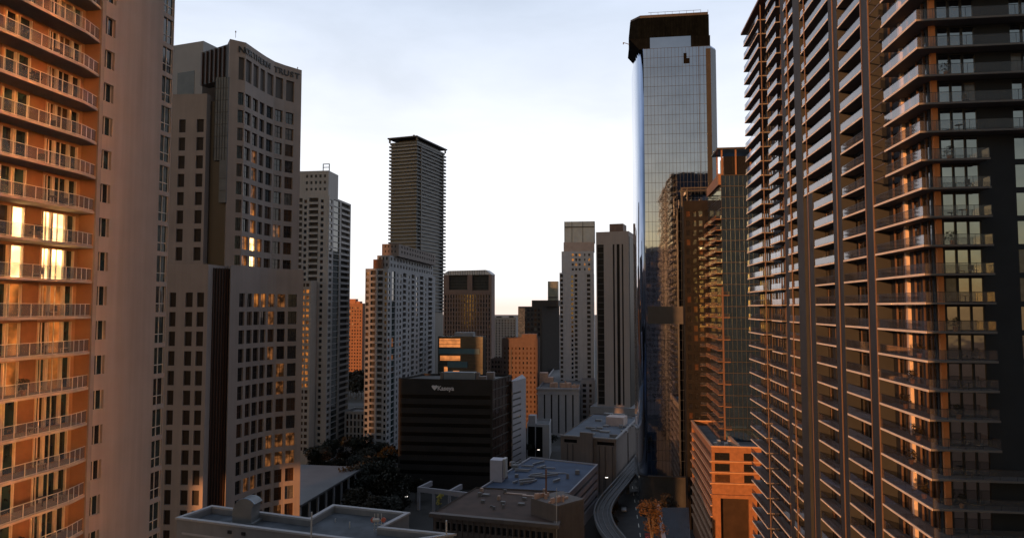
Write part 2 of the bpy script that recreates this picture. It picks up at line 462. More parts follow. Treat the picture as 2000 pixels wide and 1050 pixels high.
# mullions for the panes
its = []
for it in panes:
    m = it['m']; xs = m.v
    zs0, zs1 = min(p[2] for p in xs) + .02, max(p[2] for p in xs) - .02
    cc = m.cen(); t = (Vector(cc[:2]) - frL.o).dot(GL); fm = M()
    if t < 6:
        w2 = (s_a1 - s_a0) / 2; d = -.30
        frL.box(fm, t - w2, t - w2 + .07, d + .002, d + .06, zs0, zs1); frL.box(fm, t + w2 - .07, t + w2, d + .002, d + .06, zs0, zs1)
        frL.box(fm, t - w2 + .45, t - w2 + .52, d + .002, d + .07, zs0 + .002, zs1 - .002)
    else:
        w2 = (s_b1 - s_b0) / 2; d = -.18
        for a in (t - w2, t - .12 * w2 * 2 + .1, t + w2 - .06): frL.box(fm, a, a + .06, d + .002, d + .07, zs0, zs1)
        frL.box(fm, t - w2 + .06, t + w2 - .06, d + .003, d + .055, zs0 + .82, zs0 + .90)
    it['sub'] = [('window_frame', fm, frame_cream)]
REC = 1.5
# end wall of the balcony recess (faces the camera) and far end of the block
fe = Fr(frL.P(0, 0, 0), -NL, -GL)
P = frL.P
_ew = M().quad(P(0, -REC, 0), P(0, 0, 0), P(0, 0, ZTOP), P(0, -REC, ZTOP))
mw.quad(P(LEN, 0, 0), P(LEN, -24, 0), P(LEN, -24, ZTOP), P(LEN, 0, ZTOP))
mw.quad(P(LEN, -24, 0), P(-30, -24, 0), P(-30, -24, ZTOP), P(LEN, -24, ZTOP))
mw.quad(P(-30, -24, 0), P(-30, -REC, 0), P(-30, -REC, ZTOP), P(-30, -24, ZTOP))
part('wall', mw, stucco, rtL)
mr_ = M(); mr_.quad(P(LEN, 0, ZTOP), P(0, 0, ZTOP), P(0, -24, ZTOP), P(LEN, -24, ZTOP)); mr_.quad(P(0, -REC, ZTOP), P(-30, -REC, ZTOP), P(-30, -24, ZTOP), P(0, -24, ZTOP))
part('roof', mr_, roof_mat, rtL)
many('window', panes, rtL, 100)
# expansion joint ledge between balcony zone and wall
plainbox('corner_column', frL, 0, .42, 0.003, .16, 0, ZTOP, mat('grey stucco', (0.22, 0.20, 0.19), 0.9, var=0.06), rtL)
# recessed window wall
segs = [(-.49, -1.42, 'd'), (-1.5, -2.9, 'e'), (-2.97, -3.85, 'c'), (-5.55, -6.72, 'b'), (-6.85, -7.9, 'a'), (-9.9, -10.9, 'a'), (-11, -12.2, 'b'), (-13.6, -14.6, 'c')]
wl_in = M(); panes = []
def pickL(): return random.choices([glass_teal, glass, glass_warm, glass_pale], [.42, .43, .13, .02])[0]
frI = Fr(frL.P(-30, -REC, 0), GL, NL)
cols = sorted([(30 + b, 30 + a) for a, b, _ in segs])
rows = [(z + .06, z + 2.55) for z in ZL]
tmp = []
facade(wl_in, frI, 30, 0, ZTOP, cols, rows, 0.10, tmp, lambda: glass)
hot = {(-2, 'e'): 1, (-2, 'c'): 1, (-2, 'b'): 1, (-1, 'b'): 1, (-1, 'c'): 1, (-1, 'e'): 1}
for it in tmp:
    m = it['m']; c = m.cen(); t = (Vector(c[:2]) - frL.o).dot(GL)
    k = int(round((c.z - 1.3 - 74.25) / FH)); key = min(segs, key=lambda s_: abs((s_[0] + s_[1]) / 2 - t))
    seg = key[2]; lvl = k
    # floors: glow imitates sun glare in the panes, brightest two and three storeys above the flat line of sight
    if lvl in (1, 2) and seg in ('b', 'c', 'e') and t > -8: it['mats'] = glare_hot
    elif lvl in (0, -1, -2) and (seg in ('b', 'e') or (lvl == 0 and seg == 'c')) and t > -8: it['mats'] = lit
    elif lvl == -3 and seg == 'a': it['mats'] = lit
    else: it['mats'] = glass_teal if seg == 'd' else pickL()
    zs0, zs1 = min(p[2] for p in m.v) + .02, max(p[2] for p in m.v) - .02
    a, b = key[1], key[0]; fm = M(); d = -REC - .10
    for q in (a, b - .08): frL.box(fm, q, q + .08, d + .002, d + .22, zs0, zs1)
    if seg in 'ce': frL.box(fm, (a + b) / 2 - .03, (a + b) / 2 + .03, d + .002, d + .08, zs0 + .002, zs1 - .002)
    it['sub'] = [('window_frame', fm, frame_cream)]
    panes.append(it)
wl_in.join(_ew); part('recessed_wall', wl_in, mat('stucco tinted as sunlit', (.30, .168, .095), .9, var=.1, vscale=.6), rtL)  # amber tint stands for sunlight on the recess stucco
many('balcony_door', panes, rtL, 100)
pn = []
for z in ZL:
    for (a, b) in ((-5.45, -3.95), (-9.7, -8.1)):
        m = M(); frL.box(m, a, b, -REC + .003, -REC + .05, z + .02, z + FH - .25); pn.append(dict(m=m, mats=stucco_orange))
many('wall_panel', pn, rtL)
# slabs and rails
rail_frame = mat('cream rail metal', (0.46, 0.40, 0.35), 0.45, var=0.05)
its = []
for z in ZL:
    ms = M()
    q = [(-30, -REC), (-30, .55), (-2.2, .55), (-.02, .02), (-.02, -REC)]
    poly = [frL.P(a, b, 0)[:2] for a, b in q]
    area = sum(poly[i][0] * poly[(i + 1) % 5][1] - poly[(i + 1) % 5][0] * poly[i][1] for i in range(5))
    if area < 0: poly = poly[::-1]
    ms.prism(poly, z - .20, z)
    rm = M()
    pts = [(-14.0, .45), (-2.25, .45), (-.06, -.06)]
    def seg_rail(a, b, n):
        A, B = Vector(a), Vector(b)
        for i in range(n):
            p, q_ = A.lerp(B, i / n), A.lerp(B, (i + 1) / n)
            pa, pb = frL.P(p.x, p.y, 0)[:2], frL.P(q_.x, q_.y, 0)[:2]
            f_, L_ = FrP(pa, pb)
            f_.box(rm, .05, L_ - .05, -.01, .01, z + .10, z + 1.0, 0)
            f_.box(rm, -.022, .022, -.022, .022, z, z + 1.05, 1)
            f_.box(rm, .022, L_ - .022, -.024, .024, z + 1.03, z + 1.07, 1)
            f_.box(rm, .022, L_ - .022, -.015, .015, z + .06, z + .09, 1)
    seg_rail(pts[0], pts[1], 11); seg_rail(pts[1], pts[2], 3)
    its.append(dict(m=ms, mats=stucco, sub=[('railing', rm, [rail_glass, rail_frame])]))
many('balcony', its, rtL)
# ================================================================== stone office tower with the concave front
stone = mat('grey brown stone cladding', (0.26, 0.215, 0.195), 0.8, var=0.08, vscale=0.2, streak=0.10)
stone_dk = mat('stone louvre bay', (0.06, 0.052, 0.05), 0.7, var=0.1)
brown_glass = mat('dark brown curtain glass', (0.012, 0.007, 0.006), 0.4, var=0.3, vscale=0.3, ior=1.5)
rtN = thing('office_tower', 'stone office tower with a concave gridded front and lettering along its roofline', 'building', (-75, 165, 0))
def arc_map(us, Ys):
    pts = [XY(u, y) for u, y in zip(us, Ys)]
    def f(u):
        if u <= us[0]: i = 0
        else:
            i = len(us) - 2
            for j in range(len(us) - 1):
                if u <= us[j + 1]: i = j; break
        a, b = pts[i], pts[i + 1]
        return a + (b - a).normalized() * along(a, (b - a).normalized(), u)
    return f, pts
warm_pick = picker((glass, .70), (glass_warm, .28), (glass_pale, .02))
def concave(us, Ys, wcols, z0, z1, rows, name_w, back, louv=None, topwall=None, litf=None):
    f, pts = arc_map(us, Ys)
    mw = M(); panes = []; louvs = []
    b = [us[0]] + [(wcols[i][1] + wcols[i + 1][0]) / 2 for i in range(len(wcols) - 1)] + [us[-1]]
    knots = [f(x) for x in b]
    for i, (a_, b_) in enumerate(wcols):
        fr, L = FrP(knots[i], knots[i + 1])
        s0, s1 = along(fr.o, fr.a, a_), along(fr.o, fr.a, b_)
        s0, s1 = max(s0 - .14, .22), min(s1 + .14, L - .22)
        pan = []
        rws = list(rows) + ([louv] if louv else [])
        ci = [i]
        facade(mw, fr, L, z0, z1, [(s0, s1)], rws, .45, pan, warm_pick)
        for j, it in enumerate(pan):
            cz = it['m'].cen().z
            if louv and cz > louv[0]: it['mats'] = stone_dk; louvs.append(it); continue
            if litf:
                q = litf(i, cz)
                if q: it['mats'] = q
            fm = M(); zs0, zs1 = min(p[2] for p in it['m'].v) + .02, max(p[2] for p in it['m'].v) - .02
            fr.box(fm, (s0 + s1) / 2 - .04, (s0 + s1) / 2 + .04, -.449, -.38, zs0, zs1)
            fr.box(fm, s0 + .003, (s0 + s1) / 2 - .041, -.449, -.39, (zs0 + zs1) / 2 - .03, (zs0 + zs1) / 2 + .03)
            fr.box(fm, (s0 + s1) / 2 + .041, s1 - .003, -.449, -.39, (zs0 + zs1) / 2 - .03, (zs0 + zs1) / 2 + .03)
            it['sub'] = [('window_frame', fm, metal_dark)]
            panes.append(it)
    # close the block behind
    bk = [knots[-1]] + [Vector(p) for p in back] + [knots[0]]
    for a, c in zip(bk[:-1], bk[1:]): mw.quad((*a, z0), (*c, z0), (*c, z1), (*a, z1))
    # stone parapet cap follows the curve
    ring = knots + [Vector(p) for p in back]
    t = M(); t.add([(*p, z1 - .02) for p in ring], [tuple(range(len(ring)))])
    return mw, panes, louvs, t, knots
U_up = [437, 448.6, 480, 506, 526, 548, 577, 581.5]; Y_up = [149.6, 147.7, 154, 159.6, 163.5, 166.2, 169.4, 169.8]
cols_up = [(457, 467), (471, 481), (486, 495), (500, 508), (514, 525), (531, 544), (552, 566)]
ZROOF = 134.9
rows_up = [(120.4 - 4.05 * k, 123.3 - 4.05 * k) for k in range(0, 9)] + [(84.4, 86.6)]
def lit_up(i, z):  # picks panes with painted sun glare and copper reflections, besides lit rooms
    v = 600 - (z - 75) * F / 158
    if i == 2 and v > 455: return glare_hot
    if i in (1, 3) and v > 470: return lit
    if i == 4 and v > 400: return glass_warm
    if i in (4, 5) and v > 440: return glare_dim if random.random() < .6 else glass_warm
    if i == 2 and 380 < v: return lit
    if i == 2 and 300 < v: return glare_dim
def lit_lo(i, z):  # picks panes with painted glare and copper reflections, besides lit rooms
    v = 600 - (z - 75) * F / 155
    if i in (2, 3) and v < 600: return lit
    if i == 4 and v < 700: return glare_dim if random.random() < .7 else glass_warm
    if i == 5 and (v < 600 or v > 700): return glare_dim if random.random() < .7 else glass_warm
    if i in (4, 6) and 860 < v < 900: return glare_dim
    if i in (1, 2) and 900 < v < 940: return glare_dim
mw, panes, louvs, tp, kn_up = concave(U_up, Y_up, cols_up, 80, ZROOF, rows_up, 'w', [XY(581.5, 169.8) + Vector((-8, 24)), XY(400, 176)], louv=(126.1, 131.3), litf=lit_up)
part('tower_wall', mw, stone, rtN); part('tower_roof', tp, roof_mat, rtN)
U_lo = [449, 485, 515, 545, 592]; Y_lo = [146.5, 152, 157, 160.3, 163.3]
cols_lo = [(468, 477), (483.5, 492), (496.6, 505.7), (510, 518.6), (525, 535), (543, 556), (564, 578.6)]
rows_lo = [(75.1 - 4.05 * k, 78.1 - 4.05 * k) for k in range(0, 19)]
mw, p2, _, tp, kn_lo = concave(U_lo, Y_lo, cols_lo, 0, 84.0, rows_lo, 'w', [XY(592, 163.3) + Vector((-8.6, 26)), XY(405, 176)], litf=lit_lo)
part('base_wall', mw, stone, rtN); part('base_roof', tp, roof_mat, rtN)
many('louvre_bay', louvs, rtN)
# the left wings
def box_wing(uL, uR, Y, z0, z1, wc, rows, depth=18, nm='wing_wall'):
    a, b = XY(uL, Y), XY(uR, Y - .8); fr, L = FrP(a, b)
    mw = M(); pan = []
    facade(mw, fr, L, z0, z1, [(along(fr.o, fr.a, x), along(fr.o, fr.a, y)) for x, y in wc], rows, .4, pan, warm_pick)
    P = fr.P
    mw.quad(P(L, 0, z0), P(L, -depth, z0), P(L, -depth, z1), P(L, 0, z1)); mw.quad(P(0, -depth, z0), P(0, 0, z0), P(0, 0, z1), P(0, -depth, z1))
    mw.quad(P(0, 0, z1), P(L, 0, z1), P(L, -depth, z1), P(0, -depth, z1))
    part(nm, mw, stone, rtN); return pan, fr, L
pw, frw, _ = box_wing(300, 394, 149.5, 78, 122.2, [(308, 321), (340, 353), (375, 389)], [(113.1 - 4.05 * k - 2.9 + 3.4, 113.1 - 4.05 * k + 3.4) for k in range(0, 8)], nm='upper_wing_wall')
pw2, frw2, _ = box_wing(290, 405, 143, 0, 84, [(300, 312), (331, 343.5), (362, 376), (384.5, 398)], rows_lo, nm='lower_wing_wall')
for it in pw + pw2:
    it['mats'] = mat('dull brown window glass', (.014, .009, .008), .5, var=.3, vscale=.5, spec=.25)
allp = panes + p2 + pw + pw2
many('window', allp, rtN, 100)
# dark recess of brown glass between the wings
fq, Lq = FrP(XY(405.3, 143.4), XY(449.5, 147.5))
m = M(); fq.box(m, 0, Lq, -2, 0, 0, 83.3); part('glass_recess', m, brown_glass, rtN)
fu, Lu = FrP(XY(394.5, 150.2), XY(436.6, 150.2)); m = M(); fu.box(m, 0, Lu, -3, -.2, 83.5, 107.4); fu.box(m, 0, Lu * .40, -3, -.2, 107.4, 121); part('glass_recess', m, brown_glass, rtN)
m = M(); fq2, Lq2 = FrP(XY(380, 156), XY(437, 150.5)); fq2.box(m, 0, Lq2, -2.4, 0, 126.4, 134.2); part('glass_recess', m, brown_glass, rtN)
for i in range(6): plainbox('fin', fq2, .8 + i * (Lq2 - 1.2) / 6, 1.0 + i * (Lq2 - 1.2) / 6, .003, .35, 126.4, 134.0, mat('bronze fin', (.07, .035, .025), .5, .3, var=.1), rtN)
for i in range(7): plainbox('fin', fq, .5 + i * (Lq - 1) / 6.5, .62 + i * (Lq - 1) / 6.5, .003, .2, 0, 83.4, MATS['bronze fin'], rtN)
# grey glazed strip beside the concave front, stepped
gg = mat('grey curtain glass', (0.10, 0.11, 0.12), 0.25, var=.15, vscale=.4, ior=1.5)
fg, Lg = FrP(XY(410, 149.9), XY(436.5, 149.4))
m = M(); fg.box(m, 0, Lg, -.6, 0, 107.5, 126.2); fg.box(m, Lg * .45, Lg, -.6, .002, 98, 107.5); part('glazed_strip', m, gg, rtN)
m = M()
for i in range(1, 7): fg.box(m, Lg * .02, Lg, .003, .08, 107.5 + i * 2.7 - .04, 107.5 + i * 2.7 + .04)
for i in range(5): fg.box(m, i * Lg / 5, i * Lg / 5 + .07, .003, .1, 107.5, 126.2)
for i in range(3): fg.box(m, Lg * .46, Lg, .005, .08, 98 + i * 2.7, 98.08 + i * 2.7)
part('glazing_bars', m, metal_dark, rtN)
m = M(); fb, Lb = FrP(XY(325, 163), XY(384, 160)); fb.box(m, 0, Lb, -12, 0, 80, 139.2 - .6)
part('core_block', m, mat('pale grey panel', (.24, .24, .25), .6, var=.06), rtN)
m = M(); fb.box(m, 1.5, Lb - 2.4, .003, .06, 124, 131.6); part('core_glazing', m, gg, rtN)
# right hand low-rise grille seam at the edge of the base
# roof rails and tiny lightning masts
for (u, y) in ((448, 149), (573, 172)):
    m = M(); q = XY(u, y); m.tube((q.x, q.y, ZROOF), (q.x, q.y, ZROOF + 1.4), .05); m.tube((q.x, q.y, ZROOF + 1.2), (q.x, q.y, ZROOF + 1.55), .14)
    part('roof_mast', m, metal_pale, rtN)
# lettering that follows the curve
def text_geo(t, size, extrude=0.08):
    cu = bpy.data.curves.new('t', 'FONT'); cu.body = t; cu.size = size; cu.extrude = extrude; cu.resolution_u = 3; cu.offset = 0.02 * size
    o = bpy.data.objects.new('t', cu); me = bpy.data.meshes.new_from_object(o)
    v = [tuple(p.co) for p in me.vertices]; f = [tuple(p.vertices) for p in me.polygons]
    bpy.data.objects.remove(o); bpy.data.curves.remove(cu); bpy.data.meshes.remove(me)
    return v, f
sign_dk = mat('dark bronze letter', (0.012, 0.010, 0.010), 0.5, var=0)
word = 'NORTHERN TRUST'
cum = [0.0]
for a, b in zip(kn_up[:-1], kn_up[1:]): cum.append(cum[-1] + (b - a).length)
def at_s(s):
    for i in range(len(cum) - 1):
        if s <= cum[i + 1] or i == len(cum) - 2: return FrP(kn_up[i], kn_up[i + 1])[0], s - cum[i]
S0, S1 = 2.6, cum[-1] - 1.35
for i, ch in enumerate(word):
    if ch == ' ': continue
    s = S0 + (S1 - S0) * i / (len(word) - 1)
    fr, t = at_s(s)
    v, f = text_geo(ch, 1.95)
    xs = [p[0] for p in v]; cx = (min(xs) + max(xs)) / 2
    m = M(); m.add([fr.P(t + (x - cx) * 1.12, .03 + z_ + .08, 132.35 + y) for x, y, z_ in v], f)
    part('sign_letter', m, sign_dk, rtN)
# ================================================================== dark right hand tower with long balconies
slate = mat('dark slate cladding', (0.030, 0.035, 0.042), 0.7, spec=.12, var=0.12, vscale=0.3)
slabc = mat('tan concrete slab edge', (0.68, 0.56, 0.42), 0.8, var=0.08, vscale=0.6)
bronze = mat('copper brown fin', (0.09, 0.055, 0.04), 0.6, 0.0, var=0.12, vscale=1.0)
slab_grey = mat('grey slab', (0.13, 0.125, 0.125), 0.7, var=0.1)
rail_glass2 = railglass('grey rail glass', (0.78, 0.79, 0.82), 2.4, .97, dirty=.03, dcol=(.45, .45, .47))
rail_glass3 = railglass('clear rail glass', (0.85, 0.86, 0.88), 1.35, .97, dirty=.05)
glass_f = mat('reflective window glass', (0.30, 0.31, 0.32), 0.05, 1.0, var=0.1, vscale=.5, bump=.02, bscale=.3)
c0 = XY(1808, 73.3)
FRA = Fr(c0, G, -E)       # long side: s runs away from the camera, n faces left
FRB = Fr(c0, E, -G)       # front: s runs right, n faces the camera
def sA(u): return along(c0, G, u)
rtR = thing('balcony_tower', 'dark slate residential tower filling the right side with long glass balconies', 'building', (c0.x + 14, c0.y + 40, 0))
H = 3.1; ZR = [75.55 + H * k for k in range(-22, 22)]; RT = ZR[-1]
LA = sA(1465)
RC = 1.9; 
# core behind the balconies
mw = M(); panes = []
def pr():
    return random.choices([glass, glass_warm, glass_pale], [.88, .08, .04])[0]
# the core face along the long side
core_o = FRA.P(RC, -RC, 0)
FA = Fr(core_o, G, -E)
cols = []; s = .4
while s < LA - RC - 2.2:
    cols.append((s, s + 1.75)); s += 1.95 if random.random() < .78 else 3.1
facade(mw, FA, LA - RC, 0, RT, cols, [(z + .08, z + 2.45) for z in ZR[:-1]], .12, panes, pr)
# front core
FBc = Fr(FRB.P(0, -RC, 0), E, -G)
SB0 = RC
fcols = [(2.95, 4.15), (4.25, 5.45), (5.55, 6.78), (10.4, 11.6), (11.7, 12.9), (18, 19.3), (19.4, 20.7)]
fpan = []
pfr = lambda: random.choices([glass_f, glass_pale, glass_warm], [.88, .07, .05])[0]
facade(mw, FBc, 30, 0, RT, fcols, [(z + .12, z + 2.62) for z in ZR[:-1]], .12, fpan, pfr, s_start=SB0)
e0, e1 = FA.P(LA - RC, 0, 0), FA.P(LA - RC, -28, 0); r1 = FBc.P(30, 0, 0)
mw.quad(e0, e1, (e1[0], e1[1], RT), (e0[0], e0[1], RT)); mw.quad(r1, (*e1[:2], 0), (*e1[:2], RT), (*r1[:2], RT))
mw.add([(*core_o[:2], RT), (*r1[:2], RT), (*e1[:2], RT), (*e0[:2], RT)], [(0, 1, 2, 3)])
part('wall', mw, slate, rtR)
for it in panes + fpan:
    m = it['m']; c = m.cen(); fm = M()
    isA = it in panes if False else (Vector(c[:2]) - Vector(core_o[:2])).dot(G) > .5
    fr = FA if isA else FBc
    t = (Vector(c[:2]) - fr.o).dot(fr.a)
    ts = [(Vector(p[:2]) - fr.o).dot(fr.a) for p in m.v]; a, b = min(ts) + .02, max(ts) - .02
    z0_, z1_ = min(p[2] for p in m.v) + .02, max(p[2] for p in m.v) - .02
    for q in (a, b - .06): fr.box(fm, q, q + .06, -.118, -.02, z0_, z1_)
    if isA: fr.box(fm, a + .06, b - .06, -.118, -.05, z1_ - .35, z1_ - .30)
    it['sub'] = [('window_frame', fm, (bronze if isA and random.random() < .25 else metal_dark))]
many('window', panes, rtR, 100)
many('window', fpan, rtR, 100)
# full height slate panels, flush with the balcony fronts
def panelA(s0, s1, z0, z1, m_=slate, d0=-RC, d1=0.0, nm='wall_panel'):
    return plainbox(nm, FRA, s0, s1, d0, d1, z0, z1, m_, rtR)
s1712 = sA(1711.5); s1700 = sA(1697)
panelA(s1712 + .1, s1700, 0, RT)
panelA(sA(1649), sA(1632) , 0, RT)
panelA(sA(1592), sA(1580), 0, 94)
panelA(sA(1574), sA(1561), 0, RT)
panelA(sA(1541), sA(1533), 0, RT, d1=-.3)
# copper fins
for u, d1 in ((1712, .22), (1697, .16), (1641, .30), (1583, .18), (1549.5, .3), (1497, .30)):
    s = sA(u); plainbox('fin', FRA, s - .07, s + .07, -.05, d1 * .5, 0, RT, bronze, rtR)
# orange framed posts in the recess
for u in (1527, 1520): 
    s = sA(u); plainbox('post', FRA, s - .16, s + .16, -RC + .02, -RC + .45, 0, RT - .3, bronze, rtR)
# front corner column and posts
plainbox('corner_column', FRB, 2.02, 2.62, -RC + .003, -RC + .35, 0, RT - .3, mat('orange brown column', (.55, .22, .08), .7, var=.08), rtR)
for s in (2.6, 4.3, 6.4, 9.2, 11.6):
    plainbox('post', FRA, s, s + .16, -RC + .003, -RC + .22, 0, RT - .3, bronze, rtR)
plainbox('post', FRA, 8.0, 8.5, -RC + .003, -RC + .4, 0, RT - .3, mat('pale column', (.5, .42, .37), .7, var=.05), rtR)
# balconies: list of (s0, s1, zmin, zmax)
its = []
for k, z in enumerate(ZR[:-1]):
    kk = k - 22
    z95 = z < 94
    up = z >= 75.55 + 4.4 * H
    secs = []
    # wraparound corner balcony
    sfar = s1712 if not up else sA(1737)
    if kk <= -10: sfar = sA(1735)
    ms = M(); rm = M()
    sright = 30 if (kk >= 6 or kk <= -6) else 7.0
    q = [(0, 0), (sfar, 0), (sfar, -RC)]
    poly = [FRA.P(sfar, -RC + .002, 0)[:2], FRA.P(sfar, 0, 0)[:2], FRA.P(0, 0, 0)[:2], FRB.P(sright, 0, 0)[:2], FRB.P(sright, -RC + .002, 0)[:2], FRB.P(RC, -RC + .002, 0)[:2]]
    ms.prism(poly, z - .22, z, 1)
    # cream edge strip on the long side
    FRA.box(ms, -.012, sfar, .002, .03, z - .235, z + .015, 0)
    FRA.box(rm, .08, sfar - .05, -.09, -.07, z + .06, z + 1.08, 0)
    FRB.box(rm, .11, sright - .05, -.09, -.07, z + .06, z + 1.08, 2)
    if sright < 20: FRB.box(rm, sright - .07, sright - .05, -RC + .05, -.095, z + .06, z + 1.08, 0)
    FRA.box(rm, .08, sfar, -.105, -.055, z + 1.08, z + 1.12, 1); FRB.box(rm, .11, sright, -.105, -.055, z + 1.08, z + 1.121, 1)
    n = int(sfar / 1.6)
    for i in range(n + 1): FRA.box(rm, .08 + i * (sfar - .2) / n, .12 + i * (sfar - .2) / n, -.11, -.092, z, z + 1.08, 1)
    n = int(sright / 1.6)
    for i in range(n + 1): FRB.box(rm, .10 + i * (sright - .2) / n, .14 + i * (sright - .2) / n, -.11, -.092, z, z + 1.079, 1)
    its.append(dict(m=ms, mats=[slabc, slab_grey], sub=[('railing', rm, [rail_glass2, metal_dark, rail_glass3])]))
    def add(u0, u1, proj=0.0, u1lo=None):
        a, b = sA(u0), sA(u1)
        ms = M(); FRA.box(ms, a + .1, b - .1, -RC + .002, proj, z - .22, z, 1)
        FRA.box(ms, a + .1, b - .1, proj + .002, proj + .03, z - .235, z + .015, 0)
        rm = M(); FRA.box(rm, a + .15, b - .15, proj - .09, proj - .07, z + .06, z + 1.08, 0)
        FRA.box(rm, a + .13, b - .13, proj - .105, proj - .055, z + 1.08, z + 1.12, 1)
        n = max(1, int((b - a) / 1.6))
        for i in range(n + 1):
            t = a + .15 + i * (b - a - .34) / n; FRA.box(rm, t, t + .04, proj - .11, proj - .092, z, z + 1.08, 1)
        return dict(m=ms, mats=[slabc, slab_grey], sub=[('railing', rm, [rail_glass2, metal_dark])])
    its.append(add(1697.2, 1649.5))
    its.append(add(1631.5, 1593 if z95 else 1575))
    its.append(add(1560.5, 1541.5))
    if z > 66: its.append(add(1528, 1508, .15)); 
    else: its.append(add(1532, 1500, -.1))
    its.append(add(1496, 1465.5, .5))
    if 3 < kk < 21:
        pass
many('balcony', its, rtR, 100)
# roof slab with the overhang at the far end
ms = M(); FRA.box(ms, -.3, LA + .8, -29, .8, RT, RT + .45); part('roof', ms, mat('brown roof edge', (.16, .09, .06), .7, var=.1), rtR)
# screen rails beside the upper corner balconies
for k, z in enumerate(ZR[:-1]):
    if z >= 75.55 + 4.4 * H and k % 1 == 0:
        pass
rb = []
for k, z in enumerate(ZR[:-1]):
    if z >= 75.55 + 4.4 * H:
        m = M(); FRA.box(m, sA(1735), s1712, -.10, -.02, z - .12, z); FRA.box(m, sA(1735), s1712, -.095, -.03, z + 1.5, z + 1.58); rb.append(dict(m=m, mats=bronze))
many('screen_rail', rb, rtR)
# ================================================================== brick building bottom right
brick = mat('orange brick', (0.22, 0.098, 0.045), 0.85, var=0.18, vscale=0.9, streak=.1)
cream = mat('cream concrete band', (0.38, 0.22, 0.13), 0.8, var=0.08)
ft = rightbox(1385, 190, 1347, 1500)
zb = Zv(872, 190)
Cb = ft[1]
rtB = thing('brick_apartment_building', 'orange brick apartment building with a railed flat roof, below the balcony tower', 'building', (Cb.x + 8, Cb.y + 12, 0))
fS, LS = FrP(ft[0], ft[1]); fF, LF = FrP(ft[1], ft[2])
mw = M(); pz = []; fh = 3.0
rowsB = nrows(zb - 12.5, zb - .9, 2.95, .70, .10)
pB = lambda: random.choices([glass, glass_warm], [.7, .3])[0]
u2 = lambda u: along(fF.o, fF.a, u)
facade(mw, fF, LF, zb - 12.8, zb, [(u2(1391), u2(1420)), (u2(1447), u2(1466)), (u2(1478), u2(1492))], rowsB, .35, pz, pB)
P = fF.P; 
lowz = zb - 12.8
# lower front: two brick piers and a dark recessed loggia
fF.box(mw, 0, u2(1401), -1.2, 0, 0, lowz - .8); fF.box(mw, u2(1455), u2(1471), -1.2, 0, 0, lowz - .8); fF.box(mw, u2(1490), LF, -1.2, 0, 0, lowz - .8)
_g2 = M(); fF.box(_g2, .1, LF - .1, -4.2, -4.0, 0, lowz); part('loggia_glazing', _g2, mat('brown loggia glass', (.03, .018, .012), .3, var=.3), rtB)
rowsS = nrows(6, zb - .9, 2.95, .55, .1)
facade(mw, fS, LS, 0, zb, [(1.2, LS - 1.5)], rowsS, .5, pz, pB)
mw.quad(P(LF, 0, 0), P(LF, -LS, 0), P(LF, -LS, zb), P(LF, 0, zb)); mw.quad(P(0, -LS, 0), P(LF, -LS, 0), P(LF, -LS, zb), P(0, -LS, zb))
part('wall', mw, brick, rtB)
many('window', pz, rtB)
m = M(); m.quad(P(.4, -.4, zb - 1.3), P(LF - .4, -.4, zb - 1.3), P(LF - .4, -LS + .4, zb - 1.3), P(.4, -LS + .4, zb - 1.3)); part('roof', m, roof_mat, rtB)
m = M(); fF.box(m, -.2, LF, -.45, .2, zb, zb + .35); fF.box(m, -.2, LF, -LS - .2, -LS + .45, zb, zb + .35); fF.box(m, -.2, .45, -LS + .45, -.45, zb + .002, zb + .352); fF.box(m, LF * .46, LF * .46 + .8, -LS + .45, -.45, zb - 1.2, zb + .2)
part('parapet', m, cream, rtB)
sl = []
for (a, b) in rowsB:
    m = M(); fF.box(m, -.35, LF, .002, .55, a - .36, a - .08); sl.append(dict(m=m, mats=cream))
m = M(); fF.box(m, -.3, LF, -.8, .6, lowz - .8, lowz + .1); sl.append(dict(m=m, mats=brick))
for (a, b) in rowsS:
    m = M(); fS.box(m, .3, LS + .2, .002, .55, a - .55, a - .25); sl.append(dict(m=m, mats=cream))
many('floor_band', sl, rtB)
m = M()
for i in range(5):
    fF.box(m, 2 + i * 1.5, 2.9 + i * 1.5, -9.5 - (i % 2) * 4, -8 - (i % 2) * 4, zb - 1.3, zb - .4)
part('roof_unit', m, metal_pale, rtB)
# ================================================================== blue glass tower
blue = mat('blue mirror glass', (0.30, 0.35, 0.46), 0.04, 1.0, var=0.10, vscale=0.12, bump=0.016, bscale=0.25)
mull = mat('blue grey mullion', (0.035, 0.045, 0.06), 0.6, 0.0, var=0.05, spec=.1)
XYt = 250.0
pL = XY(1262, XYt); L_f = along(pL, E, 1396); frX = Fr(pL, E, -G)
rtX = thing('glass_tower', 'tall blue mirror glass tower with a rounded left corner and brown stepped crown', 'building', (pL.x + 14, pL.y + 15, 0))
zt = Zv(96, XYt)
Pts = []
rad = 2.6
for i in range(9):
    a = math.pi / 2 * i / 8
    q = frX.P(-3.0 * math.cos(a), -13 + 13 * math.sin(a) ** .9, 0)
    Pts.append(q[:2])
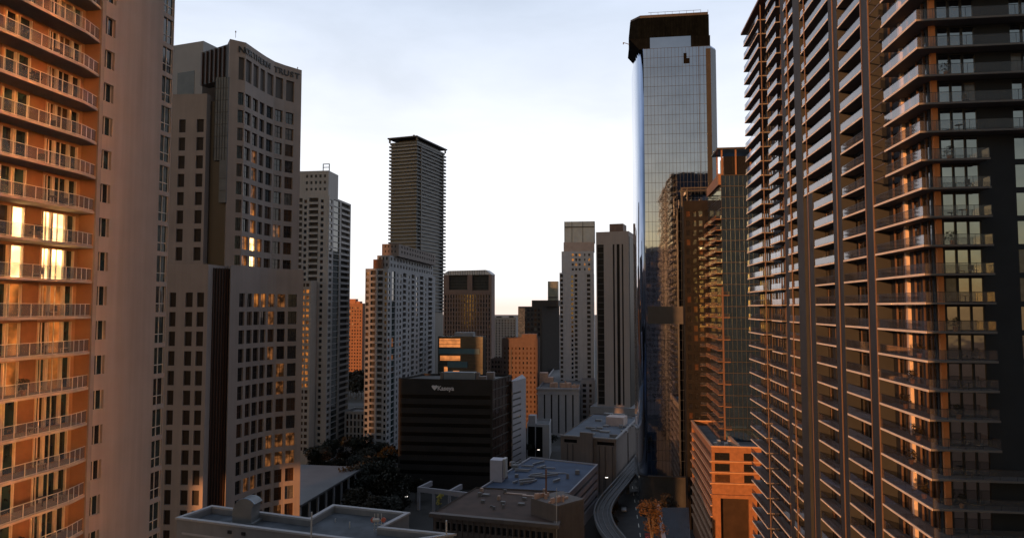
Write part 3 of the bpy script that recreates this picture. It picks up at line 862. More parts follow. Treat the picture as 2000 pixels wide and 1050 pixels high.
# Pts runs from the left side round to the front
poly = [frX.P(-3.01, -32, 0)[:2]] + Pts + [frX.P(L_f, 0, 0)[:2], frX.P(L_f + 2.2, -3.2, 0)[:2], frX.P(L_f + 2.2, -32, 0)[:2]]
m = M(); m.prism(poly, 14, zt, top=True)
o = part('curtain_wall', m, blue, rtX)
for i, pl in enumerate(o.data.polygons):
    if 1 <= i <= 8: pl.use_smooth = True
m = M(); m.prism([frX.P(L_f - .01, .02, 0)[:2], frX.P(L_f + 2.4, -3.2, 0)[:2], frX.P(L_f + 2.4, -20, 0)[:2], frX.P(L_f + 1, -20, 0)[:2]], 14, zt - .5); part('corner_strip', m, mat('navy corner glass', (.03, .05, .08), .2, .3, var=.1), rtX)
m = M(); frX.box(m, L_f - 1.7, L_f - .02, .01, .12, 14, zt - 1); part('corner_strip', m, mat('grey brown corner strip', (.018, .02, .023), .6, var=.15, spec=.2), rtX)
m = M(); nfl = int((zt - 14) / 3.6)
for i in range(nfl):
    z = zt - i * 3.6
    frX.box(m, 0, L_f, .003, .05, z - .09, z + .0)
for i in range(1, 19):
    t = L_f * i / 19; frX.box(m, t - .04, t + .04, .051, .09, 14, zt)
frX.box(m, L_f * .82, L_f * .82 + .15, .091, .2, 14, zt)
part('mullion_grid', m, mull, rtX)
m = M(); zA, zB = Zv(632, XYt), Zv(598, XYt); frX.box(m, .5, L_f * .86, .1, .16, zA, zB); part('plant_floor_band', m, mat('grey louvre band', (.035, .042, .055), .6, var=.1), rtX)
m = M(); frX.box(m, L_f * .60, L_f * .645, .1, .13, Zv(128, XYt), Zv(108, XYt)); frX.box(m, L_f * .645, L_f * .69, .1, .13, Zv(128, XYt), Zv(118, XYt)); part('missing_pane', m, mat('dark opening', (.006, .006, .006), .8, var=0, spec=0), rtX)
crown = mat('brown crown cladding', (0.0045, 0.006, 0.008), 0.8, 0.0, var=0.3, vscale=0.3, streak=.4, spec=0)
cd = mat('dark crown louvre', (0.0035, 0.005, 0.0065), 0.85, 0.0, var=0.3, vscale=0.5, streak=.3, spec=0)
z1c, z2c, z3c = Zv(75, XYt), Zv(34, XYt), Zv(28, XYt)
m = M()
sc_ = along(pL, E, 1240); s2 = along(pL, E, 1248); s3 = along(pL, E, 1396)
lo = [frX.P(-1.5, -20, 0), frX.P(-1.5, -.5, 0), frX.P(s3, -.5, 0), frX.P(s3, -20, 0)]
hi = [frX.P(-5.0, -20, 0), frX.P(-5.0, -3.0, 0), frX.P(-1.5, -.5, 0), frX.P(s3, -.5, 0), frX.P(s3, -20, 0)]
# flared storey then the dark crown box with a cut corner
m.hexa([(*lo[1][:2], zt), (*lo[2][:2], zt), (*lo[3][:2], zt), (*lo[0][:2], zt), (*frX.P(-5, -.4, 0)[:2], z1c), (*frX.P(s3, -.4, 0)[:2], z1c), (*frX.P(s3, -20, 0)[:2], z1c), (*frX.P(-5, -20, 0)[:2], z1c)])
part('crown_base', m, crown, rtX)
m = M(); poly = [frX.P(a, b, 0)[:2] for a, b in ((-4.6, -20), (-4.6, -4), (-1.8, -.8), (s3 - .3, -.8), (s3 - .3, -20))]
m.prism(poly[::1], z1c, z2c); part('crown', m, cd, rtX)
m = M()
for i in range(24): frX.box(m, -1 + i * (s3) / 24.5, -.85 + i * s3 / 24.5, -.78, -.5, z1c, z2c - .3)
part('crown_fins', m, crown, rtX)
m = M(); poly = [frX.P(a, b, 0)[:2] for a, b in ((-4.4, -20), (-4.4, -5), (-1.0, -1.2), (s3 - .5, -1.2), (s3 - .5, -20))]; m.prism(poly, z2c + .002, z3c)
part('crown_cap', m, metal_dark, rtX)
m = M()
for i in range(9):
    frX.box(m, 3 + i * 2.6, 3.1 + i * 2.6, -1.4, -1.3, z3c, z3c + .9)
frX.box(m, 2, s3 - 3, -1.41, -1.29, z3c + .9, z3c + 1.0)
part('roof_rail', m, metal_dark, rtX)
m = M(); frX.box(m, 2.5, s3 - 7, -.46, -.3, zt, zt + 4.2); part('crown_glazing', m, blue, rtX)
m = M(); a = frX.P(-5, -4, z1c - .6); b = frX.P(-7.2, -4, z1c + .3); m.tube(a, b, .12); m.tube(b, frX.P(-7.2, -4, z1c - .4), .2); part('davit_arm', m, metal_dark, rtX)
# glazed podium with a rounded corner
rp = 5.0; pts = []
for i in range(11):
    a = math.pi / 2 * i / 10
    pts.append(frX.P(-3.2 + rp - rp * math.cos(a), 1.2 - rp + rp * math.sin(a), 0)[:2])
poly = [frX.P(-3.2, -34, 0)[:2]] + pts + [frX.P(L_f - 6, 1.2, 0)[:2], frX.P(L_f - 6, -34, 0)[:2]]
m = M(); m.prism(poly, 0, 14); o = part('podium', m, mat('podium glass', (.06, .065, .07), .12, .3, var=.15, ior=1.5), rtX)
m = M(); m.prism([(Vector(p) - Vector(pL)) * 1.012 + Vector(pL) for p in poly], 14.0, 14.5); part('podium_canopy', m, metal_dark, rtX)
# ================================================================== glass tower with orange balconies
tealg = mat('teal curtain glass', (0.16, 0.29, 0.42), 0.07, 0.92, var=0.15, vscale=0.25, bump=0.03, bscale=0.25)
rtY = thing('glass_apartment_tower', 'teal glass apartment tower with a framed roof terrace and orange lit balconies', 'building', (72, 215, 0))
cY = XY(1412, 205); lY = along(cY, G, 1386); zY = Zv(342, 205)
fYs, LYs = FrP(cY + G * lY, cY); fYf, LYf = FrP(cY, cY + E * along(cY, E, 1482))
m = M(); q = quad4(cY + G * lY, cY, cY + E * along(cY, E, 1482)); m.prism(q, 0, zY); part('curtain_wall', m, tealg, rtY)
m = M(); nY = int(zY / 3.3)
for i in range(nY): z = zY - i * 3.3; fYf.box(m, 0, LYf, .003, .08, z - .18, z); fYs.box(m, 0, LYs, .003, .08, z - .18, z)
for i in range(8): t = i * LYf / 8; fYf.box(m, t, t + .08, .081, .13, 0, zY)
part('floor_lines', m, metal_dark, rtY)
its = []
ob = mat('orange balcony concrete', (.17, .09, .05), .8, var=.1)
for i in range(1, nY):
    z = zY - i * 3.3
    if z > Zv(425, 205): continue
    for (a, b) in ((LYs * .06, LYs * .42), (LYs * .52, LYs * .97)):
        its.append(balcony_item(fYs, a, b, 1.6, z, ob, rail_glass2, rh=1.0, postm=ob, posts=2.5))
for i in range(1, nY):
    z = zY - i * 3.3
    if z > Zv(560, 205): continue
    if i % 2: its.append(balcony_item(fYf, .1, LYf * .18, .8, z, ob, rail_glass2, rh=1.0, postm=metal_dark, posts=2.5))
many('balcony', its, rtY)
m = M(); fYf.box(m, -.3, .15, -.4, .18, zY * .0, Zv(560, 205)); part('corner_column', m, mat('copper trim', (.10, .05, .03), .7, var=.1), rtY)
# roof terrace frame
zr = Zv(290, 205)
m = M()
fYf.box(m, -1.2, LYf, -10, 1.2, zr - .5, zr)
part('roof_canopy', m, metal_dark, rtY)
m = M()
for t, d in ((.1, .4), (.1, -8), (4.2, .4), (8.5, .4)): fYf.box(m, t, t + .45, d - .45, d, zY, zr - .5)
part('canopy_post', m, ob, rtY)
m = M(); fYf.box(m, 1.2, LYf, -8, -1.5, zY, zr - 2.2); part('penthouse', m, glass, rtY)
m = M(); 
m.hexa([tuple(fYs.P(LYs * .1, .8, zY - 3)), fYs.P(LYs + .3, .8, zY - 3), fYs.P(LYs + .3, 0, zY - 3), fYs.P(LYs * .1, 0, zY - 3), fYs.P(LYs * .1, .8, zY - .2), fYs.P(LYs + .3, .8, zY + .4), fYs.P(LYs + .3, 0, zY + .4), fYs.P(LYs * .1, 0, zY - .2)])
part('sloping_fascia', m, ob, rtY)
# darker slim tower between the two glass towers
rtW = thing('slim_tower', 'slim dark brown tower with an open roof frame between the two glass towers', 'building', (63, 235, 0))
cW = XY(1338, 236); qW = quad4(cW + G * 6, cW, cW + E * along(cW, E, 1392)); zW = Zv(392, 236)
fw, Lw = FrP(qW[1], qW[2]); fws, Lws = FrP(qW[0], qW[1])
mw = M(); pz = []
dkb = mat('dark umber cladding', (.009, .009, .010), .8, 0, var=.3, vscale=.3, spec=.15)
ob2 = mat('dull brown balcony', (.05, .03, .02), .8, var=.1)
facade(mw, fw, Lw, 0, zW, ncols(Lw, 4, .6, .4), nrows(20, zW - 3, 3.3, .6, .2), .3, pz, picker((glass, .8), (glass_warm, .2)))
mw.quad(fws.P(0, 0, 0), fws.P(Lws, 0, 0), fws.P(Lws, 0, zW), fws.P(0, 0, zW)); mw.quad(fw.P(Lw, 0, 0), fw.P(Lw, -6, 0), fw.P(Lw, -6, zW), fw.P(Lw, 0, zW)); mw.quad(fw.P(0, -6, 0), fw.P(Lw, -6, 0), fw.P(Lw, -6, zW), fw.P(0, -6, zW)); mw.quad(fw.P(0, 0, zW), fw.P(Lw, 0, zW), fw.P(Lw, -6, zW), fw.P(0, -6, zW))
part('wall', mw, dkb, rtW); many('window', pz, rtW)
m = M(); zf = Zv(366, 236); fw.box(m, -.8, Lw, -.5, 0, zf - .5, zf); fw.box(m, -.8, Lw, -6, -5.5, zf - .5, zf)
for t in (-.8, 1.0, Lw - .5): fw.box(m, t, t + .5, -.5, 0, zW if t > 0 else zW - 2, zf - .5)
part('roof_frame', m, metal_dark, rtW)
its = []
for i in range(22):
    z = Zv(470, 236) - i * 3.3
    if z > 8: its.append(balcony_item(fw, Lw * .5, Lw * .95, 1.2, z, ob2, rail_glass2, rh=1.0, postm=None))
many('balcony', its, rtW)
# ================================================================== middle and far towers
white_c = mat('weathered white concrete', (0.34, 0.322, 0.318), 0.85, var=0.07, vscale=0.12, streak=.12)
grey_c = mat('cool grey concrete', (0.28, 0.282, 0.30), 0.85, var=0.07, vscale=0.12, streak=.12)
warm_c = mat('warm grey concrete', (0.18, 0.15, 0.14), 0.85, var=0.07, vscale=0.12, streak=.12)
dark_w = mat('dark bay wall', (0.05, 0.045, 0.045), .8, var=.15)
def bays(fr, L, z0, z1, root, spec, wall, h, panes, bals, mw):
    """spec: list of (s0, s1, kind) fractions; kind p = pier, w = window column, b = balcony column, g = glass bay"""
    cols = []
    rows = nrows(z0 + 2, z1 - 1.2, h, .55, .22)
    wc = []
    for (a, b, k) in spec:
        a, b = a * L, b * L
        if k == 'w': wc.append((a, b))
    cur = 0
    P = fr.P
    blocks = []
    for (a, b, k) in spec:
        if k in 'bg': blocks.append((a * L, b * L, k))
    # solid parts with window columns, between the recessed bays
    edges = [0] + [x for bl in blocks for x in bl[:2]] + [L]
    for i in range(0, len(edges), 2):
        a, b = edges[i], edges[i + 1]
        if b - a < 1e-3: continue
        sub = Fr(P(a, 0, 0), fr.a, fr.n)
        facade(mw, sub, b - a, z0, z1, [(max(.1, x - a), min(b - a - .1, y - a)) for x, y in wc if x >= a - .01 and y <= b + .01], rows, .35, panes, std_pick)
    for (a, b, k) in blocks:
        d = 1.3 if k == 'b' else .5
        mw.quad(P(a, 0, z0), P(a, -d, z0), P(a, -d, z1), P(a, 0, z1)); mw.quad(P(b, -d, z0), P(b, 0, z0), P(b, 0, z1), P(b, -d, z1))
        mw.quad(P(a, -d, z1 - 1.0), P(b, -d, z1 - 1.0), P(b, 0, z1 - 1.0), P(a, 0, z1 - 1.0))
        mw.quad(P(a, 0, z1 - 1.0), P(b, 0, z1 - 1.0), P(b, 0, z1), P(a, 0, z1))
        gm = M(); fr.box(gm, a + .01, b - .01, -d - .2, -d, z0, z1 - .9)
        part('glazed_bay', gm, glass_teal if k == 'g' else dark_w, root)
        z = z1 - 1 - h
        while z > z0:
            if k == 'b':
                ms = M(); fr.box(ms, a + .02, b - .02, -d + .01, .15, z - .2, z + .95 if False else z)
                fr.box(ms, a + .05, b - .05, .02, .12, z + .002, z + .95)
                bals.append(dict(m=ms, mats=wall))
            else:
                ms = M(); fr.box(ms, a + .02, b - .02, -d + .01, -.1, z - .35, z); bals.append(dict(m=ms, mats=wall))
            z -= h
def condo(name, label, poly, z1, specs, wall, h=3.0, z0=0.0, group=None, cat='building', base_root=None):
    c = sum(poly, Vector((0, 0))) / len(poly)
    root = base_root or thing(name, label, cat, (c.x, c.y, z0), group)
    mw = M(); panes = []; bals = []
    n = len(poly)
    for i in range(n):
        fr, L = FrP(poly[i], poly[(i + 1) % n])
        if i in specs: bays(fr, L, z0, z1, root, specs[i], wall, h, panes, bals, mw)
        else: mw.quad(fr.P(0, 0, z0), fr.P(L, 0, z0), fr.P(L, 0, z1), fr.P(0, 0, z1))
    part('wall', mw, wall, root)
    r = M(); r.add([(*p, z1 - .4) for p in poly], [tuple(range(n))]); part('roof', r, roof_mat, root)
    return root, panes, bals
def shrink(poly, f=.98):
    c = sum(poly, Vector((0, 0))) / len(poly); return [c + (p - c) * f for p in poly]

# ---- C: white condominium left of centre
qC = leftbox(640, 335, 558, 683)
zC = Zv(383, 337)
rtC, pn, bl = condo('condominium_tower', 'tall pale condominium with a square frame on its stepped roof, right of the concave tower', qC, zC,
    {0: [(.02, .10, 'w'), (.16, .36, 'b'), (.40, .47, 'w'), (.52, .74, 'b'), (.80, .87, 'w')], 1: [(.02, .14, 'w'), (.20, .48, 'g'), (.55, .96, 'b')]}, white_c)
q = [qC[0], qC[1] + (qC[0] - qC[1]) * .0, qC[2] + (qC[1] - qC[2]) * .55, qC[3] + (qC[0] - qC[3]) * .55]
q = [p + (sum(q, Vector((0, 0))) / 4 - p) * .06 for p in q]
mw = M(); pz = []
fr, L = FrP(q[0], q[1]); zU = Zv(335, 338)
facade(mw, fr, L, zC, zU, [(L * (.42 + .115 * i), L * (.42 + .115 * i) + 1.1) for i in range(5)], [(zU - 3.4, zU - 1.9), (zU - 6.6, zU - 5.1), (zU - 9.8, zU - 8.5)], .3, pz, lambda: dark_w)
for i in (1, 2, 3):
    f2, L2 = FrP(q[i], q[(i + 1) % 4]); mw.quad(f2.P(0, 0, zC), f2.P(L2, 0, zC), f2.P(L2, 0, zU), f2.P(0, 0, zU))
mw.add([(*p, zU) for p in q], [(0, 1, 2, 3)])
part('upper_block', mw, white_c, rtC)
m = M(); zt_ = Zv(320, 338)
for t in (L - 3.6, L - .4): fr.box(m, t - .35, t, -2.2, -1.85, zU, zt_)
fr.box(m, L - 3.95, L - .4, -2.19, -1.86, zt_ - .35, zt_ + .002); fr.box(m, L - 3.6, L - .75, -2.18, -1.87, zU + 1.9, zU + 2.2)
part('roof_frame', m, metal_dark, rtC)
many('window', pn + pz, rtC, 100); many('balcony', bl, rtC, 100)
# narrow bay on the left edge; glowing windows imitate its sunlit strip
fb_, Lb_ = FrP(XY(588, 330), XY(607, 329))
mw = M(); pz = []
facade(mw, fb_, Lb_, 0, Zv(548, 330), [(.5, 1.9), (2.5, 4.1)], nrows(4, Zv(550, 330), 3, .55, .2), .25, pz, lambda: glass_warm)
for i, it in enumerate(pz):
    z = it['m'].cen().z
    if Zv(760, 330) < z < Zv(560, 330): it['mats'] = lit
P = fb_.P
mw.quad(P(Lb_, 0, 0), P(Lb_, -6, 0), P(Lb_, -6, Zv(548, 330)), P(Lb_, 0, Zv(548, 330))); mw.quad(P(0, -6, 0), P(0, 0, 0), P(0, 0, Zv(548, 330)), P(0, -6, Zv(548, 330)))
mw.quad(P(0, 0, Zv(548, 330)), P(Lb_, 0, Zv(548, 330)), P(Lb_, -6, Zv(548, 330)), P(0, -6, Zv(548, 330)))
part('bay', mw, stucco, rtC); many('bay_window', pz, rtC)

# ---- D: far orange lit tower
qD = leftbox(708, 700, 680, 709.5); qD = [qD[0], qD[1], qD[1] + G * 18, qD[0] + G * 18]
zD = Zv(592, 700)
rtD = tower('apartment_tower', 'narrow distant salmon apartment tower glimpsed in the gap between two white condominiums', qD, zD,
      {0: dict(cols=lambda L: ncols(L, 5, .5), rows=nrows(3, zD - 3, 3.3, .5))}, mat('salmon stucco', (.17,.085,.05), .9, var=.1))
m = M(); fr, L = FrP(qD[0], qD[1]); fr.box(m, .5, L * .5, -8, -.5, zD, zD + 4.5); fr.box(m, L * .55, L * .8, -8, -.5, zD, zD + 2); part('penthouse', m, mat('rust roof block', (.22, .1, .06), .8, var=.1), rtD)

# ---- E: low grey block with mullions
qE = leftbox(716, 352, 676, 717); qE = [qE[0], qE[1], qE[1] + G * 14, qE[0] + G * 14]
zE = Zv(803, 352)
tower('low_office_block', 'low grey block with tall window bays between the two white condominiums', qE, zE, {0: dict(cols=lambda L: ncols(L, 5, .55), rows=nrows(1, zE - 1, 3.4, .75, .12))}, grey_c)

# ---- F: wide stepped condominium
qF = leftbox(757, 340, 713, 850)
zF = Zv(524, 340)
wb = []
rtF, pn, bl = condo('condominium_tower', 'wide stepped grey condominium standing in front of the tallest central tower', qF, zF,
   {0: [(.03, .16, 'w'), (.24, .46, 'b'), (.56, .78, 'b'), (.86, .95, 'w')],
    1: [(.01, .04, 'w'), (.07, .13, 'g'), (.16, .18, 'w'), (.21, .24, 'w'), (.27, .33, 'b'), (.37, .40, 'w'), (.44, .50, 'b'), (.54, .58, 'w'), (.62, .70, 'b'), (.74, .77, 'w'), (.82, .92, 'b')]}, grey_c)
def block(root, poly, z0, z1, wall, faces=None, nm='upper_block', pk=None):
    mw = M(); pz = []
    for i in range(len(poly)):
        f2, L2 = FrP(poly[i], poly[(i + 1) % len(poly)])
        if faces and i in faces: facade(mw, f2, L2, z0, z1, faces[i][0](L2), faces[i][1], .3, pz, pk or (lambda: dark_w))
        else: mw.quad(f2.P(0, 0, z0), f2.P(L2, 0, z0), f2.P(L2, 0, z1), f2.P(0, 0, z1))
    mw.add([(*p, z1) for p in poly], [tuple(range(len(poly)))])
    part(nm, mw, wall, root); return pz
cF = qF[1]
def gq(o, s0, s1, t0, t1): return [o - E * s1 + G * t0, o - E * s0 + G * t0, o - E * s0 + G * t1, o - E * s1 + G * t1]
zF2 = Zv(500, 350); zF3 = Zv(476, 352); 
q2 = gq(cF, .5, 7, 4, 92); pz = block(rtF, q2, zF, zF2, grey_c, {0: (lambda L: ncols(L, 3, .5), nrows(zF, zF2, 3.2, .5)), 1: (lambda L: ncols(L, 16, .5), nrows(zF, zF2, 3.2, .5))})
q3 = leftbox(792, 352, 748, 846); q3 = [q3[0], q3[1], q3[2], q3[3]]
q3 = [q3[0] , q3[1], q3[1] + G * 80, q3[0] + G * 80]
q3 = gq(cF + G * 12, -1.8, 7.2, 0, 78)
pz += block(rtF, q3, zF2, zF3, warm_c, {0: (lambda L: ncols(L, 4, .4, 1), nrows(zF2, zF3, 2.6, .5)), 1: (lambda L: ncols(L, 14, .5, 3), nrows(zF2, zF3, 2.6, .5))})
many('window', pn + pz, rtF, 100); many('balcony', bl, rtF, 100)
m = M(); q = gq(cF, 3.6, 8.0, 1, 9); m.prism(q, zF + .01, Zv(506, 341)); part('roof_block', m, mat('salmon stucco', (.17,.085,.05), .9, var=.1), rtF)

# ---- G: tallest central tower with curved balconies
cG = XY(812, 645); aG = XY(757, 655); bG = XY(869, 700)
qG = quad4(aG, cG, bG); zG = Zv(268, 650)
rtG = thing('residential_skyscraper', 'tallest slender grey residential skyscraper at centre ringed by balcony slabs under a flat dark cap', 'building', (-105, 690, 0))
mw = M(); mw.prism(shrink(qG, .93), 0, zG - 5); part('core', mw, mat('slate glass core', (.06, .065, .07), .4, 0, var=.1), rtG)
its = []; fl = 3.45
f0, L0 = FrP(aG, cG); f1, L1 = FrP(cG, bG)
z = zG - 9; k = 0
slabg = mat('tan grey slab', (.18, .185, .195), .8, var=.08)
while z > 70:
    ms = M()
    # wavy slab outline: waves change from floor to floor
    pts = []
    for i in range(9):
        t = i / 8; w_ = .3 + .25 * math.sin(t * 9 + k * .0); pts.append(f0.P(t * L0, w_ if t < .99 else .6, 0)[:2])
    for i in range(1, 17):
        t = i / 16; w_ = .3 + .8 * (.5 + .5 * math.sin(t * 3 * 2 * math.pi + (k % 2) * math.pi)); pts.append(f1.P(t * L1, w_, 0)[:2])
    pts += [tuple(qG[2]), tuple(qG[3])]
    ms.prism(pts, z - .3, z + 1.15)
    its.append(dict(m=ms, mats=slabg)); z -= fl; k += 1
many('balcony', its, rtG, 100)
m = M(); m.prism(shrink(qG, .97), zG - 6.5, zG - 4.6); part('crown', m, mat('slate crown', (.06, .065, .07), .5, var=.1), rtG)
m = M(); m.prism(shrink(qG, 1.06), zG - 1.2, zG); part('roof_slab', m, mat('dark roof slab', (.045, .045, .05), .7, var=.1), rtG)
m = M()
for p in shrink(qG, .98): m.prism([p + Vector((a, b)) for a, b in ((-.8, -.8), (.8, -.8), (.8, .8), (-.8, .8))], zG - 4.6, zG - 1.2)
m.prism(shrink(qG, .7), zG - 4.6, zG - 1.2)
part('crown_column', m, MATS['slate crown'], rtG)
m = M(); q = cG.lerp(aG, .25) + Vector((2, 12)); m.prism([q + Vector(a) for a in ((-.9, -.9), (.9, -.9), (.9, .9), (-.9, .9))], zG, zG + 4.5); part('roof_mast', m, metal_pale, rtG)
for s in (.12, .88):
    plainbox('corner_strip', f1, L1 * s - .6, L1 * s + .6, -1.5, 1.3, 70, zG - 6.5, MATS['slate crown'], rtG)

# ---- H: office tower with two crown openings
cH = XY(960, 600); aH = XY(866, 600 + 12); qH = quad4(aH, cH, XY(966.5, 612)); zH = Zv(527, 600)
rtH = thing('office_tower', 'brown ribbed office tower with two dark openings under its curved crown', 'building', (-50, 615, 0))
mw = M(); fr, L = FrP(aH, cH); pz = []
zl = Zv(572, 600)
cols = ncols(L, 17, .5, .8)
facade(mw, fr, L, 0, zl, cols, nrows(0, zl - 1, 3.9, .80, .10), .6, pz, picker((glass, .7), (glass_warm, .3)))
# crown frame
for a, b in ((0, .11), (.50, .60), (.94, 1.0)): fr.box(mw, a * L, b * L, -3, 0, zl, zH - 4)
fr.box(mw, .6, L * .50, -3, .3, zl, zl + 3); fr.box(mw, L * .60, L - .3, -3, .302, zl, zl + 2.5)
for i in (1, 2, 3): f2, L2 = FrP(qH[i], qH[(i + 1) % 4]); mw.quad(f2.P(0, 0, 0), f2.P(L2, 0, 0), f2.P(L2, 0, zH - 4), f2.P(0, 0, zH - 4))
part('wall', mw, mat('brown ribbed stone', (.17, .115, .10), .85, var=.08, streak=.1), rtH)
many('window', pz, rtH, 100)
for a, b in ((.11, .50), (.60, .94)):
    m = M(); fr.box(m, a * L, b * L, -3.2, -2.2, zl, zH - 4); part('crown_opening', m, mat('dark crown recess', (.03, .032, .032), .7, var=.2, spec=.2), rtH)
    m = M()
    for i in range(4): fr.box(m, a * L, b * L, -2.18, -1.9, zl + 3 + i * 2.6, zl + 3.35 + i * 2.6)
    part('crown_louvre', m, dark_w, rtH)
m = M()
prof = [(0, zH - 4), (.04, zH - 1.6), (.10, zH - .2), (.88, zH + .2), (.96, zH - 2.2), (1, zH - 4)]
vs = [fr.P(a * L, 0, z) for a, z in prof] + [fr.P(a * L, -12, z) for a, z in prof]
n = len(prof); m.add(vs, [tuple(range(n)), tuple(range(2 * n - 1, n - 1, -1))] + [(i + 1, i, i + n, i + n + 1) for i in range(n - 1)] + [(0, n - 1, 2 * n - 1, n)])
part('crown_roof', m, mat('pale vaulted roof', (.40, .40, .42), .5, var=.1), rtH)
m = M()
for i in range(16): fr.box(m, L * (.1 + .05 * i), L * (.1 + .05 * i) + .3, .003, .25, zH - 3.9, zH - .3)
part('crown_rib', m, dark_w, rtH)

# ---- far pale tower between H and U
qJ = leftbox(1008, 900, 966, 1009); qJ = [qJ[0], qJ[1], qJ[1] + G * 20, qJ[0] + G * 20]; zJ = Zv(620, 900)
rt = tower('distant_tower', 'distant grey tower low on the horizon right of the brown ribbed office tower', qJ, zJ, {0: dict(cols=lambda L: ncols(L, 7, .45), rows=nrows(3, zJ - 2, 3.4, .5))}, mat('far grey concrete', (.24, .225, .23), .9, var=.06), maxn=60)
fr, L = FrP(qJ[0], qJ[1])
m = M(); fr.box(m, 2, 9, -8, -1, zJ, zJ + 1.6); fr.box(m, 19, 25, -8, -1, zJ, zJ + 2.4); part('penthouse', m, dark_w, rt)

# ---- U: dark stepped building
qU = leftbox(1059, 520, 1012, 1094); qU = [qU[0], qU[1], qU[1] + Vector((14, 14)), qU[0] + Vector((14, 14))]
zU1 = Zv(598, 520)
rtU = tower('dark_office_tower', 'near black stepped office tower with a sunlit left edge beside the pale banded condominium', qU, zU1, {0: dict(cols=lambda L: ncols(L, 6, .7, 1.2), rows=nrows(3, zU1 - 1, 3.6, .55, .2))},  # the left edge is a pier painted as sunlit
   mat('umber stone', (.032, .027, .026), .8, var=.1))
m = M(); f_, L_ = FrP(qU[0], qU[1]); f_.box(m, L_ * .55, L_ + 12, -22, -3, zU1, Zv(586, 525)); part('penthouse', m, mat('umber stone', (), 1), rtU)
m = M(); f_.box(m, 0, L_ * .28, .003, .4, 20, zU1 - 1.2); part('sunlit_pier', m, mat('pier painted as sunlit', (.5, .3, .18), .8, var=.5, vscale=.9), rtU)  # pier coloured as if the sun struck it
# green glass block behind
qg = leftbox(1090, 570, 1070, 1096); qg = [qg[0], qg[1], qg[1] + G * 10, qg[0] + G * 10]; zg = Zv(549, 570)
m = M(); rtg = thing('green_glass_tower', 'small green glass tower top peeking between the dark stepped tower and pale condominium', 'building', (36, 575, 0)); m.prism(qg, 0, zg)
part('curtain_wall', m, mat('green curtain glass', (.12,.15,.14), .4, .0, var=.2, vscale=.3), rtg)
m = M(); f_, L_ = FrP(qg[0], qg[1])
for i in range(12): f_.box(m, 0, L_, .003, .12, zg - 14 - i * 3.2, zg - 12.9 - i * 3.2)
part('floor_lines', m, dark_w, rtg)

# ---- T: pale condominium with glass top
qT = leftbox(1160, 450, 1093, 1175, L2=26); zT = Zv(532, 450)
rtT, pn, bl = condo('condominium_tower', 'pale condominium with a glass box top and tiered shoulders, left of the black striped tower', qT, zT,
   {0: [(.02, .10, 'b'), (.16, .20, 'p'), (.34, .40, 'w'), (.44, .52, 'b'), (.80, .90, 'b')]}, mat('cool pale concrete', (.42, .43, .47), .85, var=.06, streak=.1))
fr, L = FrP(qT[0], qT[1]); coolp = MATS['cool pale concrete']
def tier(a, b, v0, v1, m_, nm, dd=1.0):
    q = M(); fr.box(q, a * L, b * L, -18, -dd, Zv(v1, 450) if v1 < 531 else zT, Zv(v0, 450)); return part(nm, q, m_, rtT)
z492 = Zv(490, 450)
pz = []
mw = M(); sub = Fr(fr.P(L * .06, -.6, 0), fr.a, fr.n); facade(mw, sub, L * .94, zT - .5, z492, [(L * .3, L * .36), (L * .4, L * .46), (L * .5, L * .56), (L * .66, L * .7), (L * .78, L * .84)], nrows(zT, z492 - .8, 3.2, .5), .3, pz, picker((dark_w, .8), (lit, .2)))
P = sub.P; mw.quad(P(0, 0, z492), P(L * .94, 0, z492), P(L * .94, -16, z492), P(0, -16, z492)); mw.quad(P(0, -16, zT - .5), P(0, 0, zT - .5), P(0, 0, z492), P(0, -16, z492)); mw.quad(P(L * .94, 0, zT - .5), P(L * .94, -16, zT - .5), P(L * .94, -16, z492), P(L * .94, 0, z492))
part('shoulder', mw, coolp, rtT)
q = M(); fr.box(q, .12 * L, 1.02 * L, -15, -1.6, z492, Zv(472, 450)); part('upper_tier', q, mat('pinkish concrete', (.38, .30, .27), .85, var=.08), rtT)
q = M(); fr.box(q, .14 * L, 1.04 * L, -14, -2.4, Zv(472, 450), Zv(431, 450)); part('glass_top', q, mat('pale glass box', (.30, .33, .36), .35, .0, var=.1, vscale=.3), rtT)
q = M()
for t in (.14, .36, .68, 1.02): fr.box(q, t * L, t * L + .3, -2.39, -2.2, Zv(472, 450), Zv(431, 450))
fr.box(q, .14 * L, 1.04 * L, -2.39, -2.15, Zv(443, 450), Zv(441, 450)); part('glass_top_frame', q, metal_dark, rtT)
many('window', pn + pz, rtT, 100); many('balcony', bl, rtT, 100)

# ---- S: black striped tower
GS = Vector((math.sin(R(19)), math.cos(R(19)))); ES = Vector((GS.y, -GS.x))
_c = XY(1229, 400); qS = quad4(_c - ES * along(_c, -ES, 1165), _c, _c + GS * along(_c, GS, 1250.5)); zS = Zv(451, 400); zSb = Zv(795, 400)
rtS = thing('striped_office_tower', 'pale stone tower with tall black vertical window stripes and a small brown rooftop box', 'building', (65, 410, 0))
mw = M(); fr, L = FrP(qS[0], qS[1]); strips = [(.03, .235), (.515, .565), (.63, .72), (.785, .83)]
ps = []
sp = [(a * L, b * L) for a, b in strips]
facade(mw, fr, L, zSb - 2, zS, sp, [(zSb + 1, Zv(476, 400))], .5, ps, lambda: MATS.get('black strip glass') or mat('black strip glass', (.008, .008, .009), .5, spec=.15, var=.2, ior=1.5))
for i in (1, 2, 3): f2, L2 = FrP(qS[i], qS[(i + 1) % 4]); mw.quad(f2.P(0, 0, zSb - 2), f2.P(L2, 0, zSb - 2), f2.P(L2, 0, zS), f2.P(0, 0, zS))
mw.add([(*p, zS) for p in qS], [(0, 1, 2, 3)])
part('wall', mw, mat('pale taupe stone', (.28, .245, .235), .85, var=.05, vscale=.1, streak=.08), rtS)
many('window_strip', ps, rtS)
